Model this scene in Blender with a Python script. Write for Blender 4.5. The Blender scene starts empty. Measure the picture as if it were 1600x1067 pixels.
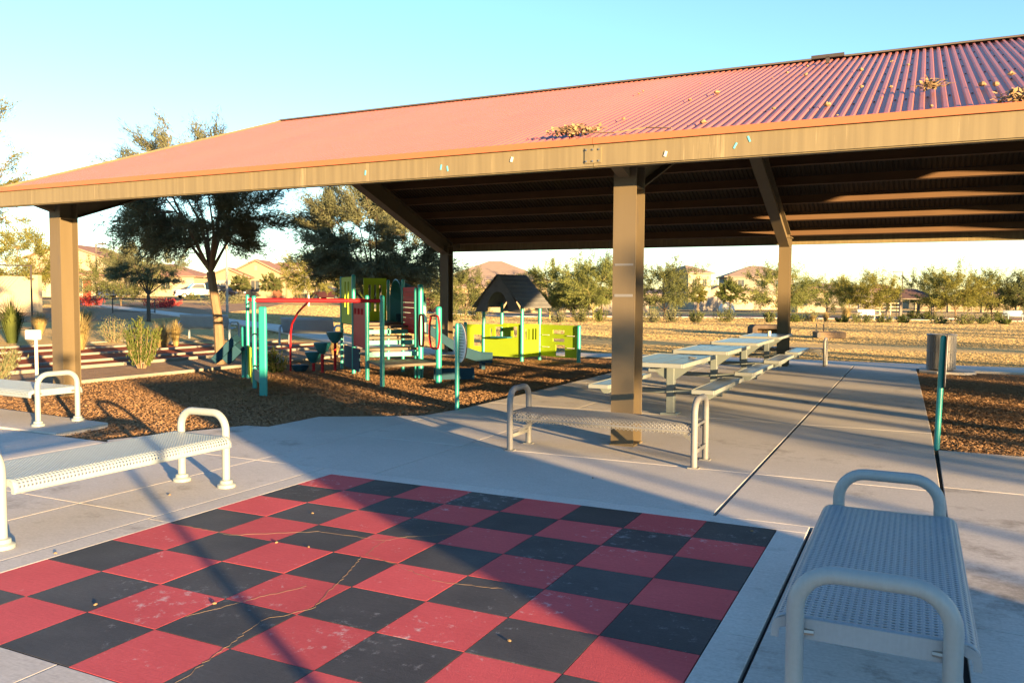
import bpy, bmesh, math, random
import numpy as np
from mathutils import Vector, Matrix
R = math.radians
rnd = random.Random(7)
scene = bpy.context.scene
col = scene.collection

# ------------------------------------------------------------------ camera
CAM = (4.567, -5.744, 1.564); YAW = -0.455; PITCH = -0.0545; ROLL = 0.006
cd = bpy.data.cameras.new('camera'); cam = bpy.data.objects.new('camera', cd); col.objects.link(cam)
fwd = Vector((math.sin(YAW)*math.cos(PITCH), math.cos(YAW)*math.cos(PITCH), math.sin(PITCH)))
rgt = Vector((math.cos(YAW), -math.sin(YAW), 0)); upv = rgt.cross(fwd)
r2 = rgt*math.cos(ROLL) + upv*math.sin(ROLL); u2 = -rgt*math.sin(ROLL) + upv*math.cos(ROLL)
cam.matrix_world = Matrix(((r2.x, u2.x, -fwd.x, CAM[0]), (r2.y, u2.y, -fwd.y, CAM[1]), (r2.z, u2.z, -fwd.z, CAM[2]), (0, 0, 0, 1)))
cd.sensor_width = 36; cd.lens = 36*1290/1600; cd.clip_start = 0.05; cd.clip_end = 6000
scene.camera = cam

# ------------------------------------------------------------------ sky and sun
SUN_AZ = math.atan2(0.856, -0.516); SUN_EL = R(5.6)
w = bpy.data.worlds.new('World'); scene.world = w; w.use_nodes = True
nt = w.node_tree; nt.nodes.clear()
sky = nt.nodes.new('ShaderNodeTexSky'); sky.sky_type = 'NISHITA'; sky.sun_disc = False
sky.sun_elevation = SUN_EL; sky.sun_rotation = SUN_AZ
sky.altitude = 350; sky.air_density = 1.0; sky.dust_density = 0.0; sky.ozone_density = 2.7
bgn = nt.nodes.new('ShaderNodeBackground'); bgn.inputs[1].default_value = 0.084
outw = nt.nodes.new('ShaderNodeOutputWorld')
nt.links.new(sky.outputs[0], bgn.inputs[0]); nt.links.new(bgn.outputs[0], outw.inputs[0])
sd = bpy.data.lights.new('sun', 'SUN'); sd.energy = 4.7; sd.angle = R(0.55); sd.color = (1.0, 0.63, 0.27)
sun = bpy.data.objects.new('sun', sd); col.objects.link(sun)
sdir = Vector((math.sin(SUN_AZ)*math.cos(SUN_EL), math.cos(SUN_AZ)*math.cos(SUN_EL), math.sin(SUN_EL)))
sun.rotation_euler = sdir.to_track_quat('Z', 'Y').to_euler(); sun.location = (20, -12, 20)
scene.view_settings.view_transform = 'Standard'; scene.view_settings.look = 'None'
scene.view_settings.gamma = 1.0; scene.view_settings.exposure = 2.8
scene.view_settings.use_curve_mapping = False

# ------------------------------------------------------------------ helpers
def tag(o, label=None, cat=None, group=None, kind=None):
    if label: o['label'] = label
    if cat: o['category'] = cat
    if group: o['group'] = group
    if kind: o['kind'] = kind
    return o
def empty(name, loc=(0, 0, 0), rz=0.0, label=None, cat=None, group=None):
    o = bpy.data.objects.new(name, None); col.objects.link(o)
    o.location = loc; o.rotation_euler = (0, 0, rz); o.empty_display_size = 0.2
    return tag(o, label, cat, group)
def copy_tree(o, parent=None):
    c = o.copy(); col.objects.link(c); c.parent = parent
    for ch in list(o.children): copy_tree(ch, c)
    return c
class MB:
    def __init__(s): s.v = []; s.f = []
    def add(s, vs, fs):
        b = len(s.v); s.v += [tuple(p) for p in vs]; s.f += [tuple(i+b for i in f) for f in fs]; return s
    def box(s, c, d, rz=0.0, rx=0.0, ry=0.0):
        m = Matrix.Rotation(rz, 3, 'Z') @ Matrix.Rotation(ry, 3, 'Y') @ Matrix.Rotation(rx, 3, 'X')
        vs = [Vector(c) + m @ Vector((x*d[0]/2, y*d[1]/2, z*d[2]/2)) for x in (-1, 1) for y in (-1, 1) for z in (-1, 1)]
        return s.add(vs, [(0, 1, 3, 2), (4, 6, 7, 5), (0, 4, 5, 1), (2, 3, 7, 6), (0, 2, 6, 4), (1, 5, 7, 3)])
    def beam(s, a, b, wx, wz, up=(0, 0, 1)):
        a = Vector(a); b = Vector(b); d = (b-a).normalized(); u = Vector(up)
        sx = d.cross(u).normalized(); u = sx.cross(d)
        vs = [p + sx*(i*wx/2) + u*(k*wz/2) for p in (a, b) for i, k in ((-1, -1), (1, -1), (1, 1), (-1, 1))]
        return s.add(vs, [(3, 2, 1, 0), (4, 5, 6, 7), (0, 1, 5, 4), (1, 2, 6, 5), (2, 3, 7, 6), (3, 0, 4, 7)])
    def tube(s, pts, r, seg=8, cap=True):
        pts = [Vector(p) for p in pts]; n = len(pts)
        rr = r if isinstance(r, (list, tuple)) else [r]*n
        t0 = (pts[1]-pts[0]).normalized(); ref = Vector((0, 0, 1)) if abs(t0.z) < 0.9 else Vector((1, 0, 0))
        x = t0.cross(ref).normalized(); vs = []; fs = []
        for i, p in enumerate(pts):
            t = (pts[min(i+1, n-1)] - pts[max(i-1, 0)]).normalized()
            x = (x - t*x.dot(t))
            x = x.normalized() if x.length > 1e-6 else t.orthogonal().normalized()
            y = t.cross(x)
            vs += [p + (x*math.cos(2*math.pi*k/seg) + y*math.sin(2*math.pi*k/seg))*rr[i] for k in range(seg)]
        for i in range(n-1):
            for k in range(seg):
                a = i*seg+k; b = i*seg+(k+1) % seg; fs.append((a, b, b+seg, a+seg))
        if cap:
            fs.append(tuple(range(seg-1, -1, -1))); fs.append(tuple(range((n-1)*seg, n*seg)))
        return s.add(vs, fs)
    def lathe(s, c, prof, seg=20):
        vs = []; fs = []; n = len(prof)
        for r, z in prof: vs += [(c[0]+r*math.cos(2*math.pi*k/seg), c[1]+r*math.sin(2*math.pi*k/seg), c[2]+z) for k in range(seg)]
        for i in range(n-1):
            for k in range(seg):
                a = i*seg+k; b = i*seg+(k+1) % seg; fs.append((a, b, b+seg, a+seg))
        fs.append(tuple(range(seg-1, -1, -1))); fs.append(tuple(range((n-1)*seg, n*seg)))
        return s.add(vs, fs)
    def prism(s, poly, h0, h1, axes='xyz', off=(0, 0, 0)):
        # poly in 2D; extruded along third axis; axes maps (u, v, h)
        idx = {'x': 0, 'y': 1, 'z': 2}; n = len(poly); vs = []
        for h in (h0, h1):
            for p in poly:
                q = [0, 0, 0]; q[idx[axes[0]]] = p[0]; q[idx[axes[1]]] = p[1]; q[idx[axes[2]]] = h
                vs.append((q[0]+off[0], q[1]+off[1], q[2]+off[2]))
        fs = [tuple(range(n-1, -1, -1)), tuple(range(n, 2*n))] + [(i, (i+1) % n, n+(i+1) % n, n+i) for i in range(n)]
        return s.add(vs, fs)
    def build(s, name, mat, parent=None, smooth=False, bevel=0.0, fix=True):
        me = bpy.data.meshes.new(name); me.from_pydata(s.v, [], s.f); me.update()
        if fix:
            bm = bmesh.new(); bm.from_mesh(me); bmesh.ops.recalc_face_normals(bm, faces=bm.faces); bm.to_mesh(me); bm.free()
        me.materials.append(mat)
        if smooth:
            me.polygons.foreach_set('use_smooth', [True]*len(me.polygons))
        o = bpy.data.objects.new(name, me); col.objects.link(o); o.parent = parent
        if bevel:
            m = o.modifiers.new('bevel', 'BEVEL'); m.width = bevel; m.segments = 2; m.limit_method = 'ANGLE'
            m.angle_limit = R(35)
        elif smooth:
            try:
                me.set_sharp_from_angle(angle=R(40))
            except Exception: pass
        return o
def reuse(src, name, parent, loc=(0, 0, 0), rz=0.0):
    o = bpy.data.objects.new(name, src.data); col.objects.link(o); o.parent = parent
    o.location = loc; o.rotation_euler = (0, 0, rz)
    for m in src.modifiers:
        k = o.modifiers.new(m.name, m.type)
        if m.type == 'BEVEL': k.width = m.width; k.segments = m.segments; k.limit_method = m.limit_method; k.angle_limit = m.angle_limit
    return o

def mat(name, c, rough=0.7, c2=None, scale=3.0, amt=0.5, bump=0.0, bscale=40.0, metal=0.0, spec=0.4, detail=6.0, wear=None, stretch=None, world=False, bdist=0.02, rand=0.0, broom=0.0):
    m = bpy.data.materials.new(name); m.use_nodes = True; n = m.node_tree.nodes; l = m.node_tree.links
    b = n['Principled BSDF']; b.inputs['Roughness'].default_value = rough; b.inputs['Metallic'].default_value = metal
    b.inputs['Specular IOR Level'].default_value = spec
    if world:
        tc = n.new('ShaderNodeNewGeometry').outputs['Position']
    else:
        tc = n.new('ShaderNodeTexCoord').outputs['Object']
    if stretch:
        mp = n.new('ShaderNodeMapping'); mp.inputs['Scale'].default_value = stretch; l.new(tc, mp.inputs[0]); tc = mp.outputs[0]
    if c2 is None: c2 = tuple(x*0.72 for x in c)
    nz = n.new('ShaderNodeTexNoise'); nz.inputs['Scale'].default_value = scale; nz.inputs['Detail'].default_value = detail
    l.new(tc, nz.inputs['Vector'])
    cr = n.new('ShaderNodeValToRGB'); cr.color_ramp.elements[0].position = 0.5-amt*0.5; cr.color_ramp.elements[1].position = 0.5+amt*0.5
    cr.color_ramp.elements[0].color = (*c2, 1); cr.color_ramp.elements[1].color = (*c, 1)
    l.new(nz.outputs['Fac'], cr.inputs[0]); outc = cr.outputs[0]
    if wear:   # (colour, scale, threshold, softness)
        wn = n.new('ShaderNodeTexNoise'); wn.inputs['Scale'].default_value = wear[1]; wn.inputs['Detail'].default_value = 10; wn.inputs['Roughness'].default_value = 0.75
        l.new(tc, wn.inputs['Vector'])
        wr = n.new('ShaderNodeValToRGB'); wr.color_ramp.elements[0].position = wear[2]; wr.color_ramp.elements[1].position = wear[2]+wear[3]
        ln_ = n.new('ShaderNodeTexNoise'); ln_.inputs['Scale'].default_value = min(wear[1]*.17, .95); l.new(tc, ln_.inputs['Vector'])
        ma = n.new('ShaderNodeMath'); ma.operation = 'MULTIPLY_ADD'; ma.inputs[1].default_value = .42; ma.inputs[2].default_value = -.22; l.new(ln_.outputs['Fac'], ma.inputs[0])
        sa = n.new('ShaderNodeMath'); sa.operation = 'ADD'; l.new(wn.outputs['Fac'], sa.inputs[0]); l.new(ma.outputs[0], sa.inputs[1]); l.new(sa.outputs[0], wr.inputs[0])
        mx = n.new('ShaderNodeMixRGB'); l.new(wr.outputs[0], mx.inputs[0]); l.new(outc, mx.inputs[1]); mx.inputs[2].default_value = (*wear[0], 1); outc = mx.outputs[0]
    if rand:
        oi = n.new('ShaderNodeObjectInfo'); mr = n.new('ShaderNodeMapRange'); mr.inputs[3].default_value = 1-rand; mr.inputs[4].default_value = 1+rand; l.new(oi.outputs['Random'], mr.inputs[0])
        vm = n.new('ShaderNodeVectorMath'); vm.operation = 'SCALE'; l.new(outc, vm.inputs[0]); l.new(mr.outputs[0], vm.inputs['Scale']); outc = vm.outputs[0]
    if broom:   # fine speckle and streaks of the broomed finish
        bm_ = n.new('ShaderNodeMapping'); bm_.inputs['Scale'].default_value = (6, 70, 6); l.new(tc, bm_.inputs[0]); bz = n.new('ShaderNodeTexNoise'); bz.inputs['Scale'].default_value = 1.5; bz.inputs['Detail'].default_value = 6; l.new(bm_.outputs[0], bz.inputs['Vector'])
        sz = n.new('ShaderNodeTexNoise'); sz.inputs['Scale'].default_value = 55; sz.inputs['Detail'].default_value = 4; l.new(tc, sz.inputs['Vector'])
        ad = n.new('ShaderNodeMath'); ad.operation = 'ADD'; l.new(bz.outputs['Fac'], ad.inputs[0]); l.new(sz.outputs['Fac'], ad.inputs[1])
        m2 = n.new('ShaderNodeMapRange'); m2.inputs[1].default_value = .7; m2.inputs[2].default_value = 1.3; m2.inputs[3].default_value = 1-broom; m2.inputs[4].default_value = 1+broom; l.new(ad.outputs[0], m2.inputs[0])
        v2 = n.new('ShaderNodeVectorMath'); v2.operation = 'SCALE'; l.new(outc, v2.inputs[0]); l.new(m2.outputs[0], v2.inputs['Scale']); outc = v2.outputs[0]
    l.new(outc, b.inputs['Base Color'])
    if bump:
        bn = n.new('ShaderNodeTexNoise'); bn.inputs['Scale'].default_value = bscale; bn.inputs['Detail'].default_value = 8
        l.new(tc, bn.inputs['Vector'])
        bp = n.new('ShaderNodeBump'); bp.inputs['Strength'].default_value = bump; bp.inputs['Distance'].default_value = bdist
        l.new(bn.outputs['Fac'], bp.inputs['Height']); l.new(bp.outputs[0], b.inputs['Normal'])
    return m
def leafmat(name, c, c2, trans=0.35, scale=1.4):
    m = bpy.data.materials.new(name); m.use_nodes = True; n = m.node_tree.nodes; l = m.node_tree.links
    n.clear(); o = n.new('ShaderNodeOutputMaterial'); d = n.new('ShaderNodeBsdfDiffuse'); t = n.new('ShaderNodeBsdfTranslucent'); mx = n.new('ShaderNodeMixShader')
    g = n.new('ShaderNodeNewGeometry'); nz = n.new('ShaderNodeTexNoise'); nz.inputs['Scale'].default_value = scale; nz.inputs['Detail'].default_value = 3
    l.new(g.outputs['Position'], nz.inputs['Vector'])
    cr = n.new('ShaderNodeValToRGB'); cr.color_ramp.elements[0].position = 0.35; cr.color_ramp.elements[1].position = 0.65
    cr.color_ramp.elements[0].color = (*c2, 1); cr.color_ramp.elements[1].color = (*c, 1)
    l.new(nz.outputs['Fac'], cr.inputs[0]); l.new(cr.outputs[0], d.inputs[0]); l.new(cr.outputs[0], t.inputs[0])
    mx.inputs[0].default_value = trans; l.new(d.outputs[0], mx.inputs[1]); l.new(t.outputs[0], mx.inputs[2]); l.new(mx.outputs[0], o.inputs[0])
    return m

M = {}
M['concrete'] = mat('concrete', (0.5, 0.485, 0.465), .85, (0.4, 0.39, 0.375), 1.1, .7, .10, 160, world=True, wear=((.24, .225, .205), 1.7, .56, .16), spec=0.08, rand=0.07, broom=0.14)
M['concrete_light'] = mat('concrete_light', (0.5, 0.475, 0.44), .85, (0.42, 0.395, 0.365), 1.6, .7, .1, 150, world=True, spec=0.08, rand=0.05, broom=0.12)
M['kerb'] = mat('kerb_concrete', (.24, .225, .205), .9, (.19, .18, .165), 3, .6, world=True, spec=0.05)
M['joint'] = mat('joint_filler', (.05, .045, .045), .9)
M['paint_red'] = mat('red_paint', (0.50, 0.088, 0.098), .75, (0.42, 0.07, 0.08), 2.5, .6, .12, 120, world=True, wear=((.52, .36, .37), 13, .60, .12), spec=0.12, rand=0.10, broom=0.10)
M['paint_black'] = mat('black_paint', (0.072, 0.074, 0.08), .6, (0.04, 0.042, 0.048), 2.5, .6, .12, 120, world=True, wear=((.22, .23, .25), 12, .60, .14), spec=0.12, rand=0.16, broom=0.14)
M['crack'] = mat('crack_sand', (.22, .165, .115), .9, spec=0.0)
M['mulch'] = mat('mulch', (0.31, 0.195, 0.108), .9, (0.17, 0.10, 0.058), 16, .55, 1.0, 34, world=True, detail=10, spec=0.0, bdist=0.05)
M['grass'] = mat('dry_grass', (0.52, 0.38, 0.18), .95, (0.42, 0.31, 0.145), .35, .6, .7, 30, world=True, detail=12, spec=0.0, bdist=0.1)
M['gravel'] = mat('desert_gravel', (.36, .26, .18), .95, (.24, .17, .12), 5, .6, .7, 45, world=True, detail=10, spec=0.0, bdist=0.06)
M['redcourt'] = mat('red_court', (.32, .10, .055), .9, (.25, .08, .045), 3, .6, .4, 60, world=True, spec=0.0)
M['asphalt'] = mat('asphalt', (.07, .07, .075), .9, (.05, .05, .055), 2, .6, .3, 60, world=True, spec=0.0)
M['steel'] = mat('brown_steel', (0.108, 0.086, 0.052), .55, (0.082, 0.066, 0.042), 1.3, .7, .05, 30, stretch=(3, 3, .5), wear=((.075, .064, .055), 2.4, .57, .14))
M['fascia'] = mat('tan_fascia', (.165, .138, .079), .55, (.112, .093, .055), 6.0, .5, .0, 30, stretch=(3.0, 1, .10), wear=((.21, .175, .105), 9.0, .60, .08))
M['roof'] = mat('roof_red', (0.272, 0.0918, 0.0714), .38, (0.2244, 0.0748, 0.0612), .9, .8, .0, 30, spec=.5, rand=0.035)
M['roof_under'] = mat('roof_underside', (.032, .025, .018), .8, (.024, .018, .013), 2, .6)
M['purlin'] = mat('purlin_brown', (.10, .058, .03), .7, (.08, .045, .024), 2, .6)
M['trim'] = mat('trim_red', (0.368, 0.108, 0.048), .45, (0.32, 0.096, 0.044), 2, .7)
M['bench'] = mat('bench_grey', (0.23, 0.275, 0.29), .42, (0.2, 0.24, 0.255), 4, .6, .03, 60, spec=.45, broom=0.05)
M['benchblue'] = mat('bench_seat_grey', (0.21, 0.265, 0.31), .42, (0.185, 0.235, 0.275), 4, .6, .03, 60, spec=.45, broom=0.05)
M['meshgrey'] = mat('mesh_bench_grey', (.155, .165, .175), .5, (.125, .133, .142), 5, .6, .05, 60, broom=.08)
M['bolt'] = mat('bolt_steel', (.35, .33, .3), .35, metal=.8)
M['table'] = mat('table_grey', (0.115, 0.142, 0.152), .45, (0.095, 0.118, 0.126), 3, .6, .04, 60, spec=.45)
M['tabletop'] = mat('table_plank', (0.15, 0.17, 0.19), .3, (0.12, 0.14, 0.155), 3, .7, .05, 50, stretch=(4, .6, 4))
M['edge'] = mat('table_edge', (.165, .19, .20), .45, (.14, .16, .17), 4, .6)
M['teal'] = mat('teal_paint', (0.0144, 0.248, 0.24), .38, (0.012, 0.208, 0.204), 3, .6, spec=.45)
M['tealdark'] = mat('teal_plastic', (0.016, 0.136, 0.168), .42, (0.0128, 0.104, 0.132), 3, .6)
M['navy'] = mat('navy_plastic', (.012, .05, .085), .7, (.009, .038, .066), 3, .6, spec=.15)
M['playred'] = mat('play_red', (.40, .012, .022), .55, (.34, .01, .018), 3, .6, spec=.2)
M['playlime'] = mat('play_lime', (.27, .40, .018), .6, (.235, .35, .016), 2, .6, spec=.2)
M['deck'] = mat('play_deck', (0.1, 0.083, 0.066), .6, (0.07, 0.058, 0.048), 5, .6, .2, 80)
M['shingle'] = mat('playhouse_shingle', (.11, .115, .125), .7, (.075, .08, .088), 6, .6, .3, 25)
M['black'] = mat('black_rubber', (.025, .025, .025), .7)
M['signface'] = mat('sign_face', (.62, .62, .66), .5, (.54, .54, .58), 4, .5)
M['ink'] = mat('sign_ink', (.12, .12, .14), .6)
M['white'] = mat('white_paint', (0.546, 0.539, 0.518), .5, (0.49, 0.483, 0.462), 3, .5)
M['bark'] = mat('bark', (.20, .145, .095), .9, (.13, .095, .065), 14, .7, .6, 60, stretch=(1, 1, .2), spec=0.05)
M['barkdark'] = mat('bark_dark', (.10, .08, .065), .9, (.06, .048, .04), 12, .7, .6, 60, stretch=(1, 1, .25), spec=0.05)
M['barkgreen'] = mat('bark_green', (.26, .235, .10), .85, (.19, .17, .08), 8, .7, .3, 50, spec=0.05)
M['leafgrey'] = leafmat('leaf_grey_green', (0.135, 0.145, 0.085), (0.085, 0.1, 0.06), .25)
M['leafolive'] = leafmat('leaf_olive', (0.135, 0.15, 0.06), (0.085, 0.105, 0.045), .35)
M['leafgold'] = leafmat('leaf_gold', (0.19, 0.185, 0.05), (0.13, 0.14, 0.04), .35)
M['leaflime'] = leafmat('leaf_palo_verde', (0.17, 0.195, 0.065), (0.115, 0.14, 0.05), .35)
M['leafgreen'] = leafmat('leaf_green', (0.102, 0.1275, 0.03825), (0.05525, 0.0765, 0.0255), .3)
M['leafsage'] = leafmat('leaf_sage', (0.1785, 0.187, 0.102), (0.1105, 0.1232, 0.068), .3)
M['straw'] = leafmat('straw_blades', (0.357, 0.2805, 0.1275), (0.2295, 0.187, 0.085), .3, 3)
M['flower'] = leafmat('red_flower', (.45, .05, .06), (.30, .06, .05), .3, 4)
M['stucco'] = mat('stucco_tan', (0.245, 0.205, 0.14), .95, (0.22, 0.185, 0.125), .6, .6, .2, 60, spec=0.05)
M['stucco_cream'] = mat('stucco_cream', (0.28, 0.25, 0.195), .95, (0.25, 0.225, 0.175), .6, .6, .2, 60, spec=0.05)
M['stucco_grey'] = mat('stucco_grey', (0.21, 0.195, 0.175), .95, (0.185, 0.172, 0.155), .6, .6, .2, 60, spec=0.05)
M['tile'] = mat('clay_tile', (0.272, 0.168, 0.128), .85, (0.2, 0.124, 0.1), 2.2, .7, .6, 8, stretch=(1, 1, 4), spec=0.05)
M['tilegrey'] = mat('grey_tile', (0.255, 0.1997, 0.17), .85, (0.1955, 0.153, 0.1318), 2.2, .7, .6, 8, stretch=(1, 1, 4), spec=0.05)
M['glass'] = mat('dark_glass', (.05, .06, .075), .12, (.035, .045, .055), 1, .5, spec=.6)
M['wood'] = mat('door_wood', (.14, .055, .025), .6, (.10, .04, .02), 6, .6)
M['garage'] = mat('garage_door', (0.336, 0.294, 0.222), .7, (0.312, 0.273, 0.207), 2, .5)
M['carsilver'] = mat('car_silver', (0.252, 0.258, 0.27), .3, (0.228, 0.234, 0.246), 2, .5, metal=.4)
M['cardark'] = mat('car_dark', (.06, .02, .022), .28, (.045, .016, .018), 2, .5)
M['carblue'] = mat('car_blue', (.03, .05, .12), .3, (.025, .04, .1), 2, .5)
M['tyre'] = M['black']
M['lamp'] = mat('lamp_pole', (.085, .07, .06), .6)
M['lampgrey'] = mat('lamp_pole_grey', (.26, .25, .235), .6)
M['iron'] = mat('dark_iron', (.04, .035, .035), .6)
M['hill'] = mat('far_hill', (.24, .20, .185), 1.0, (.18, .155, .14), .01, .6, spec=0.0)
M['shade_wall'] = mat('tan_shade_block', (.30, .24, .18), .9, (.23, .18, .14), 3, .6, .4, 30)
M['cap'] = mat('can_metal', (0.145, 0.15, 0.16), .45, (0.12, 0.125, 0.134), 3, .6)
M['debris'] = mat('dry_debris', (.26, .19, .115), .9, (.15, .11, .065), 9, .6, spec=0.0)
M['chip'] = mat('wood_chip', (0.32, 0.205, 0.115), .9, (0.22, 0.135, 0.078), 3.1, .7, world=True, spec=0.0)

def vspot(px, D):
    """plan position D metres ahead of the viewpoint, px on the 1600 px wide picture"""
    lat = (px-800)/1290*D
    f = (math.sin(YAW), math.cos(YAW)); r = (math.cos(YAW), -math.sin(YAW))
    return CAM[0]+f[0]*D+r[0]*lat, CAM[1]+f[1]*D+r[1]*lat
def sm(a, b, x):
    t = min(1, max(0, (x-a)/(b-a))); return t*t*(3-2*t)
def gz(x, y):
    dx, dy = x-CAM[0], y-CAM[1]; d = math.hypot(dx, dy)
    dep = dx*math.sin(YAW)+dy*math.cos(YAW); lat = dx*math.cos(YAW)-dy*math.sin(YAW)
    if dep < 2: t = 1.0 if lat > 0 else 0.0
    else: t = sm(-.24, .02, lat/dep)
    fall = sm(-2, 14, dep)
    sl = (.0125*(1-t) - .0035*t)*fall
    return -.10 + .07*sm(30, 36, d) + sl*max(0, min(d, 130)-23)
def gspot(px, D, dz=0.0):
    x, y = vspot(px, D); return (x, y, gz(x, y)+dz)

# ================================================================== SETTING
# terrain: one sheet to the horizon
def make_ground():
    mb = MB(); na = 200
    rs = [0.01, 3, 6, 9, 12, 15, 18, 21, 22, 23, 24, 26, 29, 33, 38, 44, 52, 62, 75, 90, 110, 130, 170, 260, 500, 1200, 4000]
    for r in rs:
        for k in range(na):
            a = 2*math.pi*k/na; x = CAM[0]+r*math.cos(a); y = CAM[1]+r*math.sin(a)
            mb.v.append((x, y, gz(x, y)))
    for i in range(len(rs)-1):
        for k in range(na):
            a = i*na+k; b = i*na+(k+1) % na; mb.f.append((a, b, b+na, a+na))
    return tag(mb.build('lawn_ground', M['grass'], smooth=True), kind='structure')
make_ground()
def sheet(name, poly, z, m, th=0.08, kind='structure'):
    mb = MB(); mb.prism(poly, z-th, z); return tag(mb.build(name, m), kind=kind)
def ribbon(name, pts, width, m, dz, th=.06):
    mb = MB(); P = [Vector((p[0], p[1])) for p in pts]
    # resample
    Q = []
    for a, b in zip(P[:-1], P[1:]):
        k = max(1, int((b-a).length/2.5))
        Q += [a.lerp(b, i/k) for i in range(k)]
    Q.append(P[-1]); L = []; n = len(Q)
    for i, p in enumerate(Q):
        t = (Q[min(i+1, n-1)]-Q[max(i-1, 0)]).normalized(); nn = Vector((-t.y, t.x))
        for s in (-1, 1):
            q = p+nn*s*width/2; L.append((q.x, q.y, gz(q.x, q.y)+dz))
        for s in (1, -1):
            q = p+nn*s*width/2; L.append((q.x, q.y, gz(q.x, q.y)+dz-th))
    fs = []
    for i in range(n-1):
        a = i*4
        for k in range(4): fs.append((a+k, a+(k+1) % 4, a+4+(k+1) % 4, a+4+k))
    fs += [(0, 1, 2, 3), ((n-1)*4+3, (n-1)*4+2, (n-1)*4+1, (n-1)*4)]
    mb.add(L, fs); return tag(mb.build(name, m), kind='structure')

# mulch beds
mulchL = [(-8.85, -3.0), (-8.85, 13.2), (-7.3, 13.35), (-4.5, 14.75), (-1.0, 15.0), (-1.0, 4.1), (-1.15, 3.35), (-1.6, 3.05), (-2.25, 2.65), (-2.25, 1.70), (-2.55, 1.62), (-3.15, .1), (-3.3, -3.0)]
sheet('play_mulch', mulchL, -.045, M['mulch'])
sheet('side_mulch', [(4.78, 3.75), (4.60, 14.6), (9.5, 14.6), (9.5, 3.6)], -.028, M['mulch'])
sheet('gravel_strip', [(-11.6, -4), (-11.6, 17.0), (-8.95, 13.4), (-8.95, -4)], -.05, M['gravel'])
sheet('red_court', [(-21.0, 2.0), (-21.0, 19.0), (-13.4, 16.4), (-11.72, 15.5), (-11.72, 2.0)], -.03, M['redcourt'])
def kerb(pts, wd=.11, h=.075, name='concrete_kerb', dz=-.02):
    mb = MB()
    for a, b in zip(pts[:-1], pts[1:]): mb.beam((a[0], a[1], dz), (b[0], b[1], dz), wd, h)
    return tag(mb.build(name, M['kerb'], bevel=.012), kind='structure')
kerb([(-8.9, -3.5), (-8.9, 13.3)]); kerb([(-11.66, -3.5), (-11.66, 15.5)])
for xk, y0, y1 in ((-12.9, 4.2, 15.9), (-14.9, 3.9, 16.5), (-17.0, 3.6, 17.2), (-19.2, 3.0, 18.0)):
    kerb([(xk, y0), (xk, y1)], .11, .09)
# paths and roads
ribbon('park_path', [(-1.0, 15.75), (-4.4, 15.5), (-7.4, 14.35), (-10.5, 15.6), (-13, 17.2), (-20, 21.5), (-34, 29), (-60, 42)], 1.5, M['concrete_light'], .075)
ribbon('cross_path', [(-1.0, 15.75), (4.6, 15.75), (9, 15.8), (30, 16.5)], 1.55, M['concrete_light'], .088)
ribbon('far_path', [vspot(620, 70), vspot(1000, 75), vspot(1300, 72), vspot(1700, 66), vspot(2300, 60)], 2.2, M['concrete_light'], .05)
ribbon('street', [vspot(-300, 88), vspot(240, 92), vspot(560, 94), vspot(760, 104), vspot(1000, 118), vspot(1500, 120), vspot(2000, 112)], 8.0, M['asphalt'], .05)
ribbon('gravel_bank', [vspot(660, 84), vspot(900, 84), vspot(1010, 82), vspot(1300, 80), vspot(1800, 74)], 13.0, M['gravel'], .03)
ribbon('gravel_verge', [vspot(-250, 40), vspot(60, 44), vspot(260, 62), vspot(330, 80)], 14.0, M['gravel'], .02)

# ---- plaza: concrete slabs over a dark joint bed
plaza = tag(MB().prism([(-2.3, 1.7), (-2.3, 2.65), (-1.05, 4.2), (-1.05, 15.0), (4.56, 15.0), (4.74, 3.84), (14, 3.84), (14, -18), (-14, -18), (-14, .05), (-3.15, .2), (-2.6, 1.65)], -.14, -.035).build('plaza', M['joint']), kind='structure')
def slab(poly, z=0.0, m='concrete'):
    o = MB().prism(poly, -.034, z).build('slab', M[m], plaza, bevel=.003); return o
def rect(x0, y0, x1, y1, g=.005):
    return [(x0+g, y0+g), (x1-g, y0+g), (x1-g, y1-g), (x0+g, y1-g)]
X1, X2 = 3.30, 4.80
def slabr(x0, y0, x1, y1, gl=.005, gr=.005, gb=.005, gt=.005, **k):
    return slab([(x0+gl, y0+gb), (x1-gr, y0+gb), (x1-gr, y1-gt), (x0+gl, y1-gt)], **k)
W = .014
def redge(y): return 4.79-.19*max(0, y-3.9)/11.1
ys = [1.75, 5.0, 8.25, 11.5, 15.0]
for a, b in zip(ys[:-1], ys[1:]):
    slabr(-1.07, a, .33, b) if a > 4 else slab([(-1.065, 4.2), (-1.065, 4.995), (.325, 4.995), (.325, 1.755), (-1.015, 1.755), (-1.2, 3.38)] if False else [(-1.065, 1.755), (.325, 1.755), (.325, 4.995), (-1.065, 4.995)])
    slabr(.33, a, X1, b, gr=W); slab([(X1+W, a+.005), (redge(a)-.004, a+.005), (redge(b)-.004, b-.005), (X1+W, b-.005)])
slab([(-2.32, 1.755), (-1.075, 1.755), (-1.075, 4.22), (-1.2, 3.4), (-1.62, 3.1), (-2.32, 2.68)])
slab([(-3.2, .255), (-3.1, .175), (-1.025, .175), (-1.025, 1.745), (-2.32, 1.745), (-2.62, 1.69)])
slabr(-1.02, .17, .33, 1.75); slabr(.33, .17, X1, 1.75, gr=W); slabr(X1, .17, X2, 1.75, gl=W, gr=W)
slabr(X2, 1.95, 8.5, 3.84, gl=W); slabr(8.5, 1.95, 14, 3.84); slabr(X2, -1.3, 8.5, 1.95, gl=W); slabr(8.5, -1.3, 14, 1.95)
slabr(X2, -4.6, 8.5, -1.3, gl=W); slabr(8.5, -4.6, 14, -1.3); slabr(3.962, -2.45, X2, .17, gl=W, gr=W)
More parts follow.
